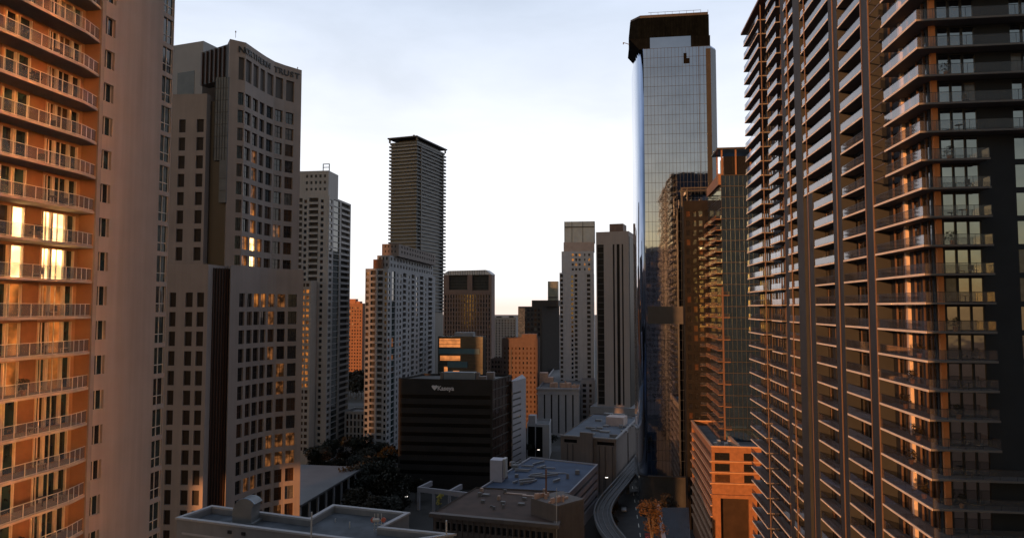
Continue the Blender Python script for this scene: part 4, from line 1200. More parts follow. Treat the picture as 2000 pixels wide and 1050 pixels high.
f2, L2 = FrP(qS[1], qS[2]); plainbox('side_glazing', f2, 1, L2 - 1, .003, .3, zSb, zS - 3, MATS['black strip glass'], rtS)
# horizontal floor joints over the stripes
bl = []
z = zS - 9
while z > zSb + 3:
    m = M()
    for a, b in sp[:1]: fr.box(m, a + .01, b - .01, -.49, -.38, z, z + .5)
    bl.append(dict(m=m, mats=dark_w)); z -= 3.7
many('spandrel', bl, rtS, 100)
m = M(); fr.box(m, .38 * L, .80 * L, -16, -4, zS, Zv(436, 404)); part('rooftop_box', m, mat('brown rooftop box', (.12, .075, .06), .7, var=.2), rtS)
m = M(); fr.box(m, -3.5, L + 5, -22, 3.5, 0, zSb); part('podium', m, mat('pale podium', (.2,.195,.205), .85, var=.06), rtS)

# ---- V: orange mid building
qV = leftbox(1050, 430, 980, 1054, L2=16); zV = Zv(660, 430)
rtV = tower('apartment_building', 'squat salmon orange apartment building catching the low sun behind the black office block', qV, zV,
   {0: dict(cols=lambda L: ncols(L, 9, .38, .8), rows=nrows(2, zV - 5, 3.0, .5), pick=picker((glass_warm, .7), (glass, .3)))}, mat('salmon brown stucco', (.085, .058, .050), .9, var=.1, streak=.1))
fr, L = FrP(qV[0], qV[1])
m = M(); fr.box(m, L * .55, L * .97, -9, -1, zV - 1, zV + 2.6); part('penthouse', m, MATS['salmon brown stucco'], rtV)
m = M(); fr.box(m, L * .25, L * .28, .003, .3, 3, zV - 7); part('downpipe_recess', m, dark_w, rtV)
# small low roofs between H and V
qx = leftbox(985, 470, 958, 990, L2=14)
tower('low_block', 'small low block with a salmon roof edge behind the glass pavilion tower', qx, Zv(700, 470), {0: dict(cols=lambda L: ncols(L, 4, .5), rows=nrows(2, Zv(702, 470), 3.2, .5))}, MATS['salmon brown stucco'])

# ---- I: glass tower with teal bands
qI = leftbox(943, 400, 856, 956, L2=12); zI = Zv(657, 400)
rtI = thing('glass_office_building', 'green glass office building with teal bands and orange lit floors above the black office block', 'building', (-30, 406, 0))  # the orange floors are painted reflections
m = M(); m.prism(qI, 0, zI); part('curtain_wall', m, mat('olive mirror glass', (.035, .045, .04), .2, 0, var=.3, vscale=.15), rtI)
fr, L = FrP(qI[0], qI[1])
tealb = mat('teal painted band', (.05, .13, .16), .5, var=.1)
for (a, b, v0, v1, mt, nm) in ((.02, .93, 691, 681, tealb, 'spandrel_band'), (.22, .66, 718, 706, tealb, 'spandrel_band')):
    m = M(); fr.box(m, a * L, b * L, .003, .6, Zv(v0, 400), Zv(v1, 400)); part(nm, m, mt, rtI)
for (a, b, v0, v1) in ((.03, .50, 678, 661), (.05, .50, 704, 694), (.14, .22, 726, 716), (.34, .48, 730, 724)):
    m = M(); fr.box(m, a * L, b * L, .003, .12, Zv(v0, 400), Zv(v1, 400)); part('lit_window', m, emis('painted amber reflection', (1, .33, .09), .62, .35, .35), rtI)  # bands glow in place of orange reflections in the glass
m = M()
for i in range(9): fr.box(m, 0, L, .121, .2, zI - 2.2 * i - .2, zI - 2.2 * i)
part('floor_lines', m, dark_w, rtI)
m = M(); fr.box(m, L * .36, L * .78, -8, -1, zI, Zv(649, 401)); part('penthouse', m, grey_c, rtI)

# ---- J: black office block with the sign
cJ = XY(962, 285); aJ = cJ - E * along(cJ, -E, 780); bJ = XY(999, 306); qJ = quad4(aJ, cJ, bJ); zJ = Zv(741, 285)
rtJ = thing('black_office_block', 'black glass office block with a small white logo sign near its roof', 'building', (-30, 300, 0))
blk = mat('black spandrel', (.016, .0145, .0145), .6, var=.2, vscale=.2, spec=.3)
blg = mat('black ribbon glass', (.006, .006, .006), .3, var=0, ior=1.3, spec=.25)
fr, L = FrP(aJ, cJ); mw = M(); pz = []
facade(mw, fr, L, 0, zJ, [(.8, L - .8)], nrows(3, zJ - 5.5, 3.9, .42, .3), .35, pz, lambda: blg)
for i in (2, 3): f2, L2 = FrP(qJ[i], qJ[(i + 1) % 4]); mw.quad(f2.P(0, 0, 0), f2.P(L2, 0, 0), f2.P(L2, 0, zJ), f2.P(0, 0, zJ))
mw.add([(*p, zJ - .8) for p in qJ], [(0, 1, 2, 3)])
part('wall', mw, blk, rtJ); many('ribbon_window', pz, rtJ)
f2, L2 = FrP(cJ, bJ)
m = M(); m.quad(f2.P(0, 0, 0), f2.P(L2, 0, 0), f2.P(L2, 0, zJ), f2.P(0, 0, zJ)); part('side_curtain_wall', m, mat('dark mirror glass', (.16, .10, .08), .08, .9, var=.4, vscale=.12, bump=.15, bscale=.2), rtJ)
m = M()
for i in range(11): f2.box(m, 0, L2, .003, .1, zJ - 4 * i - .5, zJ - 4 * i)
for i in range(7): f2.box(m, L2 * i / 6 - .05, L2 * i / 6 + .05, .003, .12, 0, zJ)
part('floor_lines', m, blk, rtJ)
whl = mat('white sign letter', (.62, .58, .58), .6, var=0)
ts, te = along(aJ, E, 856), along(aJ, E, 887.5)
v, f = text_geo('Kaseya', 2.7)
xs = [p[0] for p in v]; k = (te - ts - 0) / (max(xs) - min(xs))
m = M(); m.add([fr.P(ts + (x - min(xs)) * k, .1 + z_, Zv(763, 285) + y * .95) for x, y, z_ in v], f); part('sign_letters', m, whl, rtJ)
# pointed emblem: two lobes above a point
tc_, zc_ = along(aJ, E, 850), Zv(758, 285)
pr_ = [(-1.35, .55), (-.7, 1.05), (-.2, .75), (0, .95), (.2, .75), (.7, 1.05), (1.35, .55), (.9, -.2), (0, -1.1), (-.9, -.2)]
m = M(); n = len(pr_); vs = [fr.P(tc_ + a, .05, zc_ + b) for a, b in pr_] + [fr.P(tc_ + a, .2, zc_ + b) for a, b in pr_]
m.add(vs, [tuple(range(n, 2 * n)), tuple(range(n - 1, -1, -1))] + [(i, (i + 1) % n, (i + 1) % n + n, i + n) for i in range(n)]); part('sign_emblem', m, whl, rtJ)
m = M(); a_, b_ = along(aJ, E, 863), along(aJ, E, 925); fr.box(m, a_, b_, -8, -4, zJ - .8, Zv(727, 290)); part('plant_room', m, mat('blue grey plant room', (.16, .18, .20), .7, var=.08), rtJ)
m = M()
for t in (a_ - 1.6, b_ + .4): fr.box(m, t, t + 1.2, -7, -4.5, zJ - .8, Zv(728, 290))
fr.box(m, a_ - 2, b_ + 2, -4.4, -4.2, Zv(729, 290), Zv(727.5, 290))
fr.box(m, L * .84, L * .92, -6, -3, zJ - .8, zJ + 1.0); fr.box(m, L * .90, L * .98, -12, -8, zJ - .8, zJ + 2.2)
part('roof_unit', m, warm_c, rtJ)
# ---- K: white slotted tower
qK = [XY(998, 306), XY(1001, 303), XY(1027, 318), XY(1020, 335)]
zK = Zv(741, 310)
rtK = thing('slotted_tower', 'narrow white tower with dark horizontal slots behind the black office block', 'building', (3, 312, 0))
mw = M(); pz = []
f_, L_ = FrP(qK[1], qK[2]); facade(mw, f_, L_, 0, zK, [(.2, L_ * .62)], nrows(3, zK - 4, 2.75, .28, .3), .5, pz, lambda: dark_w)
for i in (0, 2, 3): g_, l_ = FrP(qK[i], qK[(i + 1) % 4]); mw.quad(g_.P(0, 0, 0), g_.P(l_, 0, 0), g_.P(l_, 0, zK), g_.P(0, 0, zK))
mw.add([(*p, zK) for p in qK], [(0, 1, 2, 3)])
part('wall', mw, mat('white grey render', (.27, .26, .28), .85, var=.06), rtK); many('window_slot', pz, rtK)
# ---- Q: white pier block
qQ = leftbox(1130, 400, 1050, 1150); zQ = Zv(758, 400)
rtQ = tower('pier_office_block', 'mid rise white block with tall black window stripes and orange clutter on its roof', qQ, zQ,
   {0: dict(cols=lambda L: [(L * .02 + i * L * .172 + L * .125, L * .02 + i * L * .172 + L * .16) for i in range(5)], rows=[(2, zQ - 3.8)], depth=.7, pick=lambda: MATS['black strip glass']),
    1: dict(cols=lambda L: ncols(L, 4, .4), rows=[(2, zQ - 3.8)], depth=.7, pick=lambda: MATS['black strip glass'])}, mat('white grey render', (), 1), pane_name='window_strip')
fr, L = FrP(qQ[0], qQ[1])
m = M(); fr.box(m, -.8, L + .8, -.6, .9, zQ - .9, zQ + .1); fr.box(m, -.8, L + .8, -.55, .3, zQ - 3.7, zQ - 3.2); part('cornice', m, mat('white grey render', (), 1), rtQ)
m = M()
rr = random.Random(3)
for i in range(16):
    a = L * rr.uniform(.05, .95); d = rr.uniform(-18, -3); w_ = rr.uniform(.8, 2.6); fr.box(m, a, a + w_, d, d + w_, zQ - 1, zQ + rr.uniform(.4, 2.8))
part('roof_unit', m, mat('orange brown roof plant', (.42, .26, .19), .8, var=.2), rtQ)
# little white tower beside it
qq = [XY(1133, 425), XY(1160, 424), XY(1162, 436), XY(1135, 437)]
tower('stair_tower', 'small white stair tower between the white pier block and the black striped tower', qq, Zv(741, 425), {0: dict(cols=lambda L: [(L * .15, L * .4), (L * .62, L * .8)], rows=nrows(2, Zv(741, 425) - 2, 3.2, .6))}, mat('white grey render', (), 1))
# orange round water tank roofs
rtq = thing('rooftop_block', 'pair of pinkish rooftop blocks lit orange beside the dark stepped tower', 'building', (24, 440, 0))
m = M(); f_ = Fr(XY(1052, 440), E, -G); f_.box(m, 0, 5.5, -8, 0, 0, Zv(728, 440)); f_.box(m, 5.5, 9, -8, -.5, 0, Zv(737, 440)); part('wall', m, mat('peach stucco', (.52, .34, .27), .9, var=.1), rtq)
# small dark block with a top beam
qs = [XY(1029, 345), XY(1072, 342), XY(1076, 360), XY(1033, 362)]
rt = tower('low_dark_block', 'low dark block with a thin pale roof beam right of the slotted tower', qs, Zv(828, 343), {0: dict(cols=lambda L: [(L * .04, L * .36), (L * .40, L * .70)], rows=[(1, Zv(833, 343))], pick=lambda: blg)}, grey_c)
plainbox('roof_block', FrP(qs[0], qs[1])[0], .5, 4, -5, -.6, Zv(829, 343), Zv(812, 343), mat('white grey render', (), 1), rt)
# ---- R: grey brown windowless block
zR_ = Zv(857, 280)
aR, cR, bR = plane_pt(1095, 850, zR_), plane_pt(1203, 858, zR_), plane_pt(1250, 812, zR_); qR = quad4(aR, cR, bR)
taupe = mat('taupe render', (.14, .115, .105), .9, var=.08, vscale=.15, streak=.15)
rtRb = thing('theatre_block', 'wide taupe windowless block with a cluttered grey roof beside the curved street', 'building', (45, 310, 0))
mw = M(); pz = []; fr, L = FrP(aR, cR); f2, L2 = FrP(cR, bR)
facade(mw, fr, L, 0, zR_, [(L * .06, L * .30), (L * .66, L * .97)], [(zR_ - 2.6, zR_ - 1.2)], .8, pz, lambda: blg)
fr.box(mw, L * .37, L * .60, .002, 1.4, 0, zR_ + 2.2)
facade(mw, f2, L2, 0, zR_, [(L2 * .42, L2 * .47)], [(0.2, zR_ - 2)], .6, pz, lambda: dark_w)
for i in (2, 3): g_, l_ = FrP(qR[i], qR[(i + 1) % 4]); mw.quad(g_.P(0, 0, 0), g_.P(l_, 0, 0), g_.P(l_, 0, zR_), g_.P(0, 0, zR_))
part('wall', mw, taupe, rtRb); many('opening', pz, rtRb)
r = M(); r.add([(*p, zR_ - .5) for p in qR], [(0, 1, 2, 3)]); part('roof', r, mat('blue grey roof', (.075, .085, .105), .9, var=.3, vscale=.1), rtRb)
m = M(); fr.box(m, -.4, L + .4, -.5, .4, zR_ - .1, zR_ + .45); f2.box(m, .5, L2, -.5, .4, zR_ - .1, zR_ + .45); part('parapet', m, mat('grey cap', (.20, .19, .19), .8, var=.08), rtRb)
m = M()
for t in (.12, .22, .70, .80, .93): fr.box(m, L * t, L * t + .25, .003, .25, 0, zR_ - 3)
part('rib', m, dark_w, rtRb)
m = M(); fr.box(m, L * .45, L * .80, -42, -34, zR_ - .5, zR_ + 3.4)
part('penthouse', m, mat('pinkish concrete', (), 1), rtRb)
m = M()
for i in range(26):
    a = L * rr.uniform(.08, .92); d = -rr.uniform(4, 66); fr.box(m, a, a + rr.uniform(1, 5), d - rr.uniform(.5, 3), d, zR_ - .5, zR_ + rr.uniform(0, 1.1))
part('roof_unit', m, mat('dull roof plant', (.17, .165, .165), .8, var=.2), rtRb)
# ================================================================== low buildings, near roofs
# ---- L: blue roofed building
zL = 16.0
A_, B_, C_, D_ = plane_pt(938, 952, zL), plane_pt(1112, 962, zL), plane_pt(1168, 906, zL), plane_pt(1036, 892, zL)
polyL = [A_, B_, C_, D_]
rtl = thing('office_block', 'low office block with a dark blue roof, white floor bands and a stair box', 'building', ((A_.x + C_.x) / 2, (A_.y + C_.y) / 2, 0))
mw = M(); pz = []
wh = mat('white grey render', (), 1)
f0, L0 = FrP(A_, B_); f1, L1 = FrP(B_, C_)
facade(mw, f0, L0, 0, zL, [(.6, L0 - .6)], nrows(1, zL - 1.5, 3.3, .45, .2), .4, pz, lambda: glass)
facade(mw, f1, L1, 0, zL, [(.4, L1 - .6)], nrows(1, zL - 1.2, 2.9, .5, .2), .5, pz, lambda: glass)
for i in (2, 3): g_, l_ = FrP(polyL[i], polyL[(i + 1) % 4]); mw.quad(g_.P(0, 0, 0), g_.P(l_, 0, 0), g_.P(l_, 0, zL), g_.P(0, 0, zL))
part('wall', mw, wh, rtl); many('ribbon_window', pz, rtl)
r = M(); r.add([(*p, zL - .35) for p in polyL], [(0, 1, 2, 3)]); part('roof', r, mat('dark blue roof', (.035, .055, .10), .8, var=.25, vscale=.2), rtl)
m = M()
for i in range(4):
    g_, l_ = FrP(polyL[i], polyL[(i + 1) % 4]); g_.box(m, 0 if i % 2 == 0 else .5, l_ if i % 2 == 0 else l_ - .5, -.5, 0.05, zL - .36, zL + .12)
part('parapet', m, wh, rtl)
sa = plane_pt(957, 938, zL); fs = Fr(sa, f0.a, f0.n)
m = M(); fs.box(m, 0, 4.2, -4.5, 0, zL - .3, zL + 7.0); part('stair_box', m, mat('lavender white render', (.42, .40, .44), .85, var=.06), rtl)
m = M(); fs.box(m, 4.25, 5.2, -4.2, -1, zL + 1, zL + 7.3); part('stair_box_duct', m, metal_pale, rtl)
rr = random.Random(11)
m = M()
for i in range(16):
    a = plane_pt(1010 + rr.uniform(-12, 70), 905 + rr.uniform(0, 42), zL); g_ = Fr(a, rot2(f0.a, rr.choice([0, 35, 60])), rot2(f0.n, 0)); g_ = Fr(a, g_.a, (g_.a.y, -g_.a.x))
    g_.box(m, 0, rr.uniform(2, 8), 0, .5, zL - .1, zL + rr.uniform(.2, .8))
part('roof_duct', m, mat('dull duct metal', (.24, .24, .25), .6, .2, var=.15), rtl)
m = M()
for i in range(9):
    a = plane_pt(rr.uniform(965, 1130), rr.uniform(900, 950), zL); g_ = Fr(a, f0.a, f0.n); w_ = rr.uniform(.7, 2.0); g_.box(m, 0, w_, -w_, 0, zL - .3, zL + rr.uniform(.3, 1.3))
part('roof_unit', m, mat('dull roof plant', (), 1), rtl)
# ---- M: brown roofed building with a colonnade, and its stair tower
zM = 25.0
A_, B_, C_, D_ = plane_pt(846, 1000, zM), plane_pt(1086, 1022, zM), plane_pt(1096, 958, zM), plane_pt(930, 950, zM)
rtm = thing('colonnade_office_block', 'low office block with a rusty brown roof above a row of square dark openings', 'building', ((A_.x + B_.x) / 2, (A_.y + D_.y) / 2, 0))
polyM = [A_, B_, C_, D_]
mw = M(); pz = []; f0, L0 = FrP(A_, B_); f1, L1 = FrP(B_, C_)
facade(mw, f0, L0, 0, zM - .9, ncols(L0, 21, .68, .5), nrows(1, zM - 1.2, 3.5, .52, .22), .8, pz, lambda: glass)
facade(mw, f1, L1, 0, zM - .9, ncols(L1, 9, .62, .5), nrows(1, zM - 1.2, 3.5, .52, .22), .8, pz, lambda: glass)
for i in (2, 3): g_, l_ = FrP(polyM[i], polyM[(i + 1) % 4]); mw.quad(g_.P(0, 0, 0), g_.P(l_, 0, 0), g_.P(l_, 0, zM), g_.P(0, 0, zM))
part('wall', mw, mat('tan grey concrete', (.13, .108, .097), .85, var=.1, vscale=.4, streak=.15), rtm); many('window', pz, rtm)
m = M(); f0.box(m, -.8, L0 + .8, -.6, .9, zM - .9, zM); f1.box(m, .6, L1, -.6, .9, zM - .9, zM - .002); part('cornice', m, MATS['tan grey concrete'], rtm)
m = M()
for i in range(1, 22): t = .5 + i * (L0 - 1) / 21; f0.box(m, t - .12, t + .12, .002, .35, 0, zM - .9)
part('rib', m, MATS['tan grey concrete'], rtm)
r = M(); r.add([(*p, zM - .4) for p in polyM], [(0, 1, 2, 3)]); part('roof', r, mat('rusty brown roof', (.055, .030, .021), .9, var=.35, vscale=.25), rtm)
m = M()
for (u, v, w_, h_) in ((937, 960, .8, 1.0), (971, 976, .7, 1.1), (1048, 974, 1.2, 1.2), (1020, 968, 9, .25), (985, 963, 6, .2), (1060, 966, 1.0, 1.6)):
    a = plane_pt(u, v, zM - .4); g_ = Fr(a, f0.a, f0.n); g_.box(m, 0, w_, -.8, 0, zM - .4, zM - .4 + h_)
part('roof_unit', m, mat('tan roof vent', (.40, .28, .22), .8, var=.1), rtm)
rq = random.Random(8)
m = M()
for i in range(12):
    a = plane_pt(rq.uniform(930, 1070), rq.uniform(958, 996), zM - .4); g_ = Fr(a, f0.a, f0.n); w_ = rq.uniform(.5, 1.8); g_.box(m, 0, w_, -w_ * .7, 0, zM - .4, zM - .4 + rq.uniform(.3, 1.0))
part('roof_unit', m, mat('dull roof plant', (), 1), rtm)
# stair tower of board marked concrete
sA_, sB_ = plane_pt(1088, 1000, 27), plane_pt(1141, 985, 27)
rts = thing('concrete_stair_tower', 'ribbed concrete tower with a ragged orange roof edge beside the blue roofed office block', 'building', (sA_.x + 3, sA_.y + 3, 0))
zs_ = 28.5; fs, Ls = FrP(sA_, sB_)
m = M(); fs.box(m, 0, Ls, -9, 0, 0, zs_); part('wall', m, MATS['tan grey concrete'], rts)
m = M()
for i in range(14): fs.box(m, i * Ls / 14, i * Ls / 14 + .14, .003, .12, 0, zs_ - .3)
part('rib', m, MATS['tan grey concrete'], rts)
m = M()
for i in range(12): 
    a = rr.uniform(0, Ls - 1.2); d = -rr.uniform(.5, 8); fs.box(m, a, a + rr.uniform(.3, 1.6), d - .6, d, zs_, zs_ + rr.uniform(.3, 1.3))
part('roof_unit', m, mat('orange brown roof plant', (), 1), rts)
m = M(); a = fs.P(Ls * .35, -7, zs_); m.tube(a, (a[0], a[1], zs_ + 6.8), .22, 6); part('flue', m, mat('salmon stucco', (), 1), rts)
a = fs.P(-1.2, 1.0, 0)
m = M(); m.tube((a[0], a[1], 0), (a[0], a[1], 33), .12, 6, .07); o = part('pole', m, metal_pale, thing('flag_pole', 'thin grey pole rising in front of the rusty brown roof', 'pole', (a[0], a[1], 0)))
# ---- N: nearest light roof
zN = 40.0
outl = [plane_pt(u, v, zN) for u, v in ((345.6, 1012.6), (609, 1046), (760, 1064), (886, 1045), (746, 1031), (799, 1003), (650.8, 987.4), (604.6, 1014), (414, 989))]
outl2 = [outl[0], outl[1], outl[2], outl[3], outl[4], outl[5], outl[6], outl[7], outl[8]]
rtn = thing('flat_roof_building', 'near flat roofed grey building at bottom left with pale parapets around a dark roof', 'building', (-35, 108, 0))
n = len(outl2)
mw = M(); mw.prism(outl2, 0, zN - .02, top=False); part('wall', mw, mat('grey parapet paint', (.20,.195,.20), .8, var=.08, vscale=.5, streak=.1), rtn)
def inset(poly, t):
    r = []; n = len(poly)
    for i in range(n):
        a, b, d = poly[i - 1], poly[i], poly[(i + 1) % n]
        e1 = (b - a).normalized(); e2 = (d - b).normalized(); n1 = Vector((-e1.y, e1.x)); n2 = Vector((-e2.y, e2.x))
        bs = (n1 + n2).normalized(); r.append(b + bs * (t / max(.4, bs.dot(n1))))
    return r
outw, inn = inset(outl2, -.18), inset(outl2, .55)
m = M()
for i in range(n):
    j = (i + 1) % n; a, b, c, d = outw[i], outw[j], inn[j], inn[i]
    m.hexa([(*a, zN), (*b, zN), (*c, zN), (*d, zN), (*a, zN + .30), (*b, zN + .30), (*c, zN + .30), (*d, zN + .30)])
part('parapet', m, mat('pale parapet cap', (.33,.32,.33), .75, var=.08, vscale=.8), rtn)
m = M()
for i in range(n): j = (i + 1) % n; m.quad((*inn[i], zN - .9), (*inn[j], zN - .9), (*inn[j], zN), (*inn[i], zN))
part('parapet_inner_wall', m, mat('grey parapet paint', (), 1), rtn)
m = M(); m.add([(*p, zN - .9) for p in inn], [tuple(range(n))]); part('roof', m, mat('dark blue grey membrane', (.06, .068, .08), .85, var=.4, vscale=.35), rtn)
fN, LN = FrP(outl2[0], outl2[1])
m = M(); fN.box(m, 1.2, LN, .002, .12, zN - 2.3, zN - 2.0); part('string_course', m, mat('pale parapet cap', (), 1), rtn)
m = M()
for t in (10.5, 13.2, 22.5): fN.box(m, t, t + .7, .003, .18, zN - 1.2, zN - .7)
part('scupper', m, metal_dark, rtn)
# curved exhaust hood standing on that roof
hb = plane_pt(487, 1018, zN - .9)
rth = thing('exhaust_hood', 'large curved grey exhaust hood standing on the near flat roof', 'exhaust hood', (hb.x, hb.y, zN - .9))
fh_ = Fr(hb + Vector((-2.1, 0)), E, -G)
m = M(); prof = []
for i in range(13):
    a = math.pi * (1.0 - i / 12 * .80); prof.append((2.1 + 2.1 * math.cos(a), 2.1 + 2.1 * math.sin(a)))
prof = [(0, 0)] + prof + [(prof[-1][0] - .35, prof[-1][1] - .35), (3.3, 1.9), (3.3, 0)]
n = len(prof); w_ = 1.4
vs = [fh_.P(a, w_, zN - .9 + b) for a, b in prof] + [fh_.P(a, -w_, zN - .9 + b) for a, b in prof]
m.add(vs, [tuple(range(n)), tuple(range(2 * n - 1, n - 1, -1))] + [((i + 1) % n, i, i + n, (i + 1) % n + n) for i in range(n)])
part('hood', m, mat('galvanised grey metal', (.17, .18, .19), .55, .3, var=.12), rth)
m = M()
for i in range(5, 13):
    (a, b), (c, d) = prof[i], prof[i + 1]
    if i < 13: m.hexa([fh_.P(a * 1.0, w_ + .1, zN - .88 + b), fh_.P(c, w_ + .1, zN - .88 + d), fh_.P(c, w_ - .12, zN - .88 + d), fh_.P(a, w_ - .12, zN - .88 + b), fh_.P(a, w_ + .1, zN - .75 + b), fh_.P(c + .1, w_ + .1, zN - .75 + d), fh_.P(c + .1, w_ - .12, zN - .75 + d), fh_.P(a, w_ - .12, zN - .75 + b)])
part('hood_rim', m, mat('blue grey metal', (.20, .25, .32), .5, .2, var=.1), rth)
m = M(); fh_.box(m, -.3, 3.8, -w_ - .3, w_ + .3, zN - .9, zN - .55); part('kerb', m, MATS['galvanised grey metal'], rth)
# roof ladder / valve stand with red handles
lb = plane_pt(738, 1038, zN - .9)
rtv = thing('valve_stand', 'small pipe stand with red orange handles on the near flat roof', 'pipe stand', (lb.x, lb.y, zN - .9))
m = M()
for dx in (-.55, .55, 0): m.tube((lb.x + dx, lb.y, zN - .9), (lb.x + dx, lb.y, zN + 2.0), .07)
for dz in (.4, 1.2, 1.9): m.tube((lb.x - .7, lb.y, zN - .9 + dz), (lb.x + .7, lb.y, zN - .9 + dz), .06)
m.tube((lb.x - .8, lb.y, zN + 1.0), (lb.x + .2, lb.y, zN + 1.0), .35); part('frame', m, metal_pale, rtv)
rd = mat('faded red paint', (.42, .10, .06), .6, var=.1)
for dx in (-.8, .9):
    m = M(); m.tube((lb.x + dx, lb.y - .1, zN + 1.0), (lb.x + dx, lb.y + .15, zN + 1.0), .38, 10); part('handle', m, rd, rtv)
def pole(u, v0, v1, z, r=.09, name='vent_pipe', label='', cat='pipe'):
    a = plane_pt(u, v0, z); h = Zv(v1, a.y) - z
    m = M(); m.tube((a.x, a.y, z), (a.x, a.y, z + h), r, 8); o = link(name, m, metal_pale, None, base=(a.x, a.y, z)); tagm(o, label, cat); return o
pole(608, 1049, 999, zN, .13, 'mast', 'thick pale mast rising from the front parapet of the near roof', 'mast')
pole(683, 1030, 1018, zN - .9, .10, 'vent_pipe', 'short white vent pipe in the middle of the near dark roof')
pole(872, 1046, 1015, zN, .13, 'mast', 'pale mast at the right end of the near roof parapet', 'mast')
pole(655, 1018, 1012, zN - .9, .10, 'vent_pipe', 'tiny vent pipe near the back parapet of the near roof')
# ---- O: low hall with a sloping grey roof
z1_, z2_ = 13.0, 10.0
rto = thing('low_hall', 'long low hall with a grey sheet roof on slim columns beside the concave stone tower', 'building', (-75, 255, 0))
P1, P2, P3, P4 = plane_pt(560, 905, z1_), plane_pt(712, 911, z1_), plane_pt(588, 985, z1_), plane_pt(520, 985, z1_)
m = M(); q = [P4, P3, P2, P1]; m.prism(q, z1_ - .7, z1_); part('roof', m, mat('sheet metal roof grey', (.07,.07,.076), .6, .1, var=.15, vscale=.15, streak=.1), rto)
d = (P2 - P3).normalized(); nn = Vector((d.y, -d.x)); cs = []
L_ = (P2 - P3).length
for i in range(9):
    p = P3 + d * (1 + i * (L_ - 2) / 8) - nn * .8; m = M(); m.prism([p + Vector(a) for a in ((-.3, -.3), (.3, -.3), (.3, .3), (-.3, .3))], 0, z1_ - .7); cs.append(dict(m=m, mats=grey_c))
many('column', cs, rto)
m = M(); fr_ = Fr(P3, d, nn); fr_.box(m, 0, L_ - 3, -20, -4, 0, z1_ - .7); part('hall_wall', m, blk, rto)
m = M()
for i in range(10): m.join((lambda x: (fr_.box(x, i * L_ / 10, i * L_ / 10 + .2, -22, 0, z1_ + .003, z1_ + .12), x)[1])(M()))
# ---- P: white portal frame and round court
zP = 8.5
a, b = plane_pt(815, 950, zP), plane_pt(885, 958, zP)
rtp = thing('portal_frame', 'white concrete portal frame at the foot of the black office block', 'pergola', (a.x + 5, a.y, 0))
fp, Lp = FrP(a, b)
m = M(); fp.box(m, 0, Lp + 6, -.8, 0, zP - 1.8, zP); part('beam', m, wh, rtp)
for t in (0, Lp * .42, Lp * .86): plainbox('column', fp, t, t + .9, -.79, -.01, 0, zP - 1.8, wh, rtp)
m = M(); fp.box(m, 0, .9, -10, -.8, zP - 1.79, zP - .01); fp.box(m, Lp * .86, Lp * .86 + .9, -10, -.8, zP - 1.79, zP - .01); part('side_beam', m, wh, rtp)
# ---- guideway: raised curving road beside the taupe block
pts = [plane_pt(u, v, 7.0) for u, v in ((1275, 860), (1252, 895), (1232, 920), (1212, 945), (1195, 965), (1183, 982), (1177, 1000), (1180, 1018), (1188, 1034), (1202, 1052), (1220, 1075))]
sm = []
for i in range(len(pts) - 1):
    p0_, p1_, p2_, p3_ = pts[max(i - 1, 0)], pts[i], pts[i + 1], pts[min(i + 2, len(pts) - 1)]
    for j in range(6):
        t = j / 6; sm.append(.5 * ((2 * p1_) + (-p0_ + p2_) * t + (2 * p0_ - 5 * p1_ + 4 * p2_ - p3_) * t * t + (-p0_ + 3 * p1_ - 3 * p2_ + p3_) * t ** 3))
rtg_ = thing('raised_guideway', 'raised concrete guideway curving between the taupe block and the blue tower', 'guideway', (*pts[5], 0))
part('deck', ribbon(sm, 5.4, 6.0, 6.8), mat('guideway concrete', (.07,.07,.073), .85, var=.2, vscale=.3), rtg_)
for o_ in (-2.7, 2.7): part('edge_wall', ribbon(sm, .5, 6.8, 7.8, off=o_), mat('pale guideway edge', (.11,.11,.115), .8, var=.1), rtg_)
for o_ in (-1.6, 0, 1.6): part('running_rail', ribbon(sm, .28, 6.8, 7.15, off=o_), MATS['pale guideway edge'], rtg_)
for p in sm[::7]:
    m = M(); m.tube((p.x, p.y, 0), (p.x, p.y, 6.0), .8, 10); part('pillar', m, MATS['guideway concrete'], rtg_)
# ---- glazed canopy / dark pool deck beside the brick building
zK_ = 20.0
q = [plane_pt(u, v, zK_) for u, v in ((1284, 990), (1300, 1075), (1350, 1075), (1345, 990))]
rtk = thing('terrace_building', 'dark terrace building with a blue deck and a pale wall beside the brick apartment building', 'building', (q[0].x + 5, q[0].y, 0))
m = M(); qq_ = q if sum(q[i].x * q[(i + 1) % 4].y - q[(i + 1) % 4].x * q[i].y for i in range(4)) > 0 else q[::-1]
m.prism(qq_, 0, zK_); part('deck_block', m, mat('blue deck', (.03, .05, .07), .25, var=.3, vscale=.4), rtk)
f_, l_ = FrP(q[0], q[1]); m = M(); f_.box(m, 0, l_, -.45, .45, zK_ + .001, zK_ + 1.1); part('edge_wall', m, mat('white grey render', (), 1), rtk)

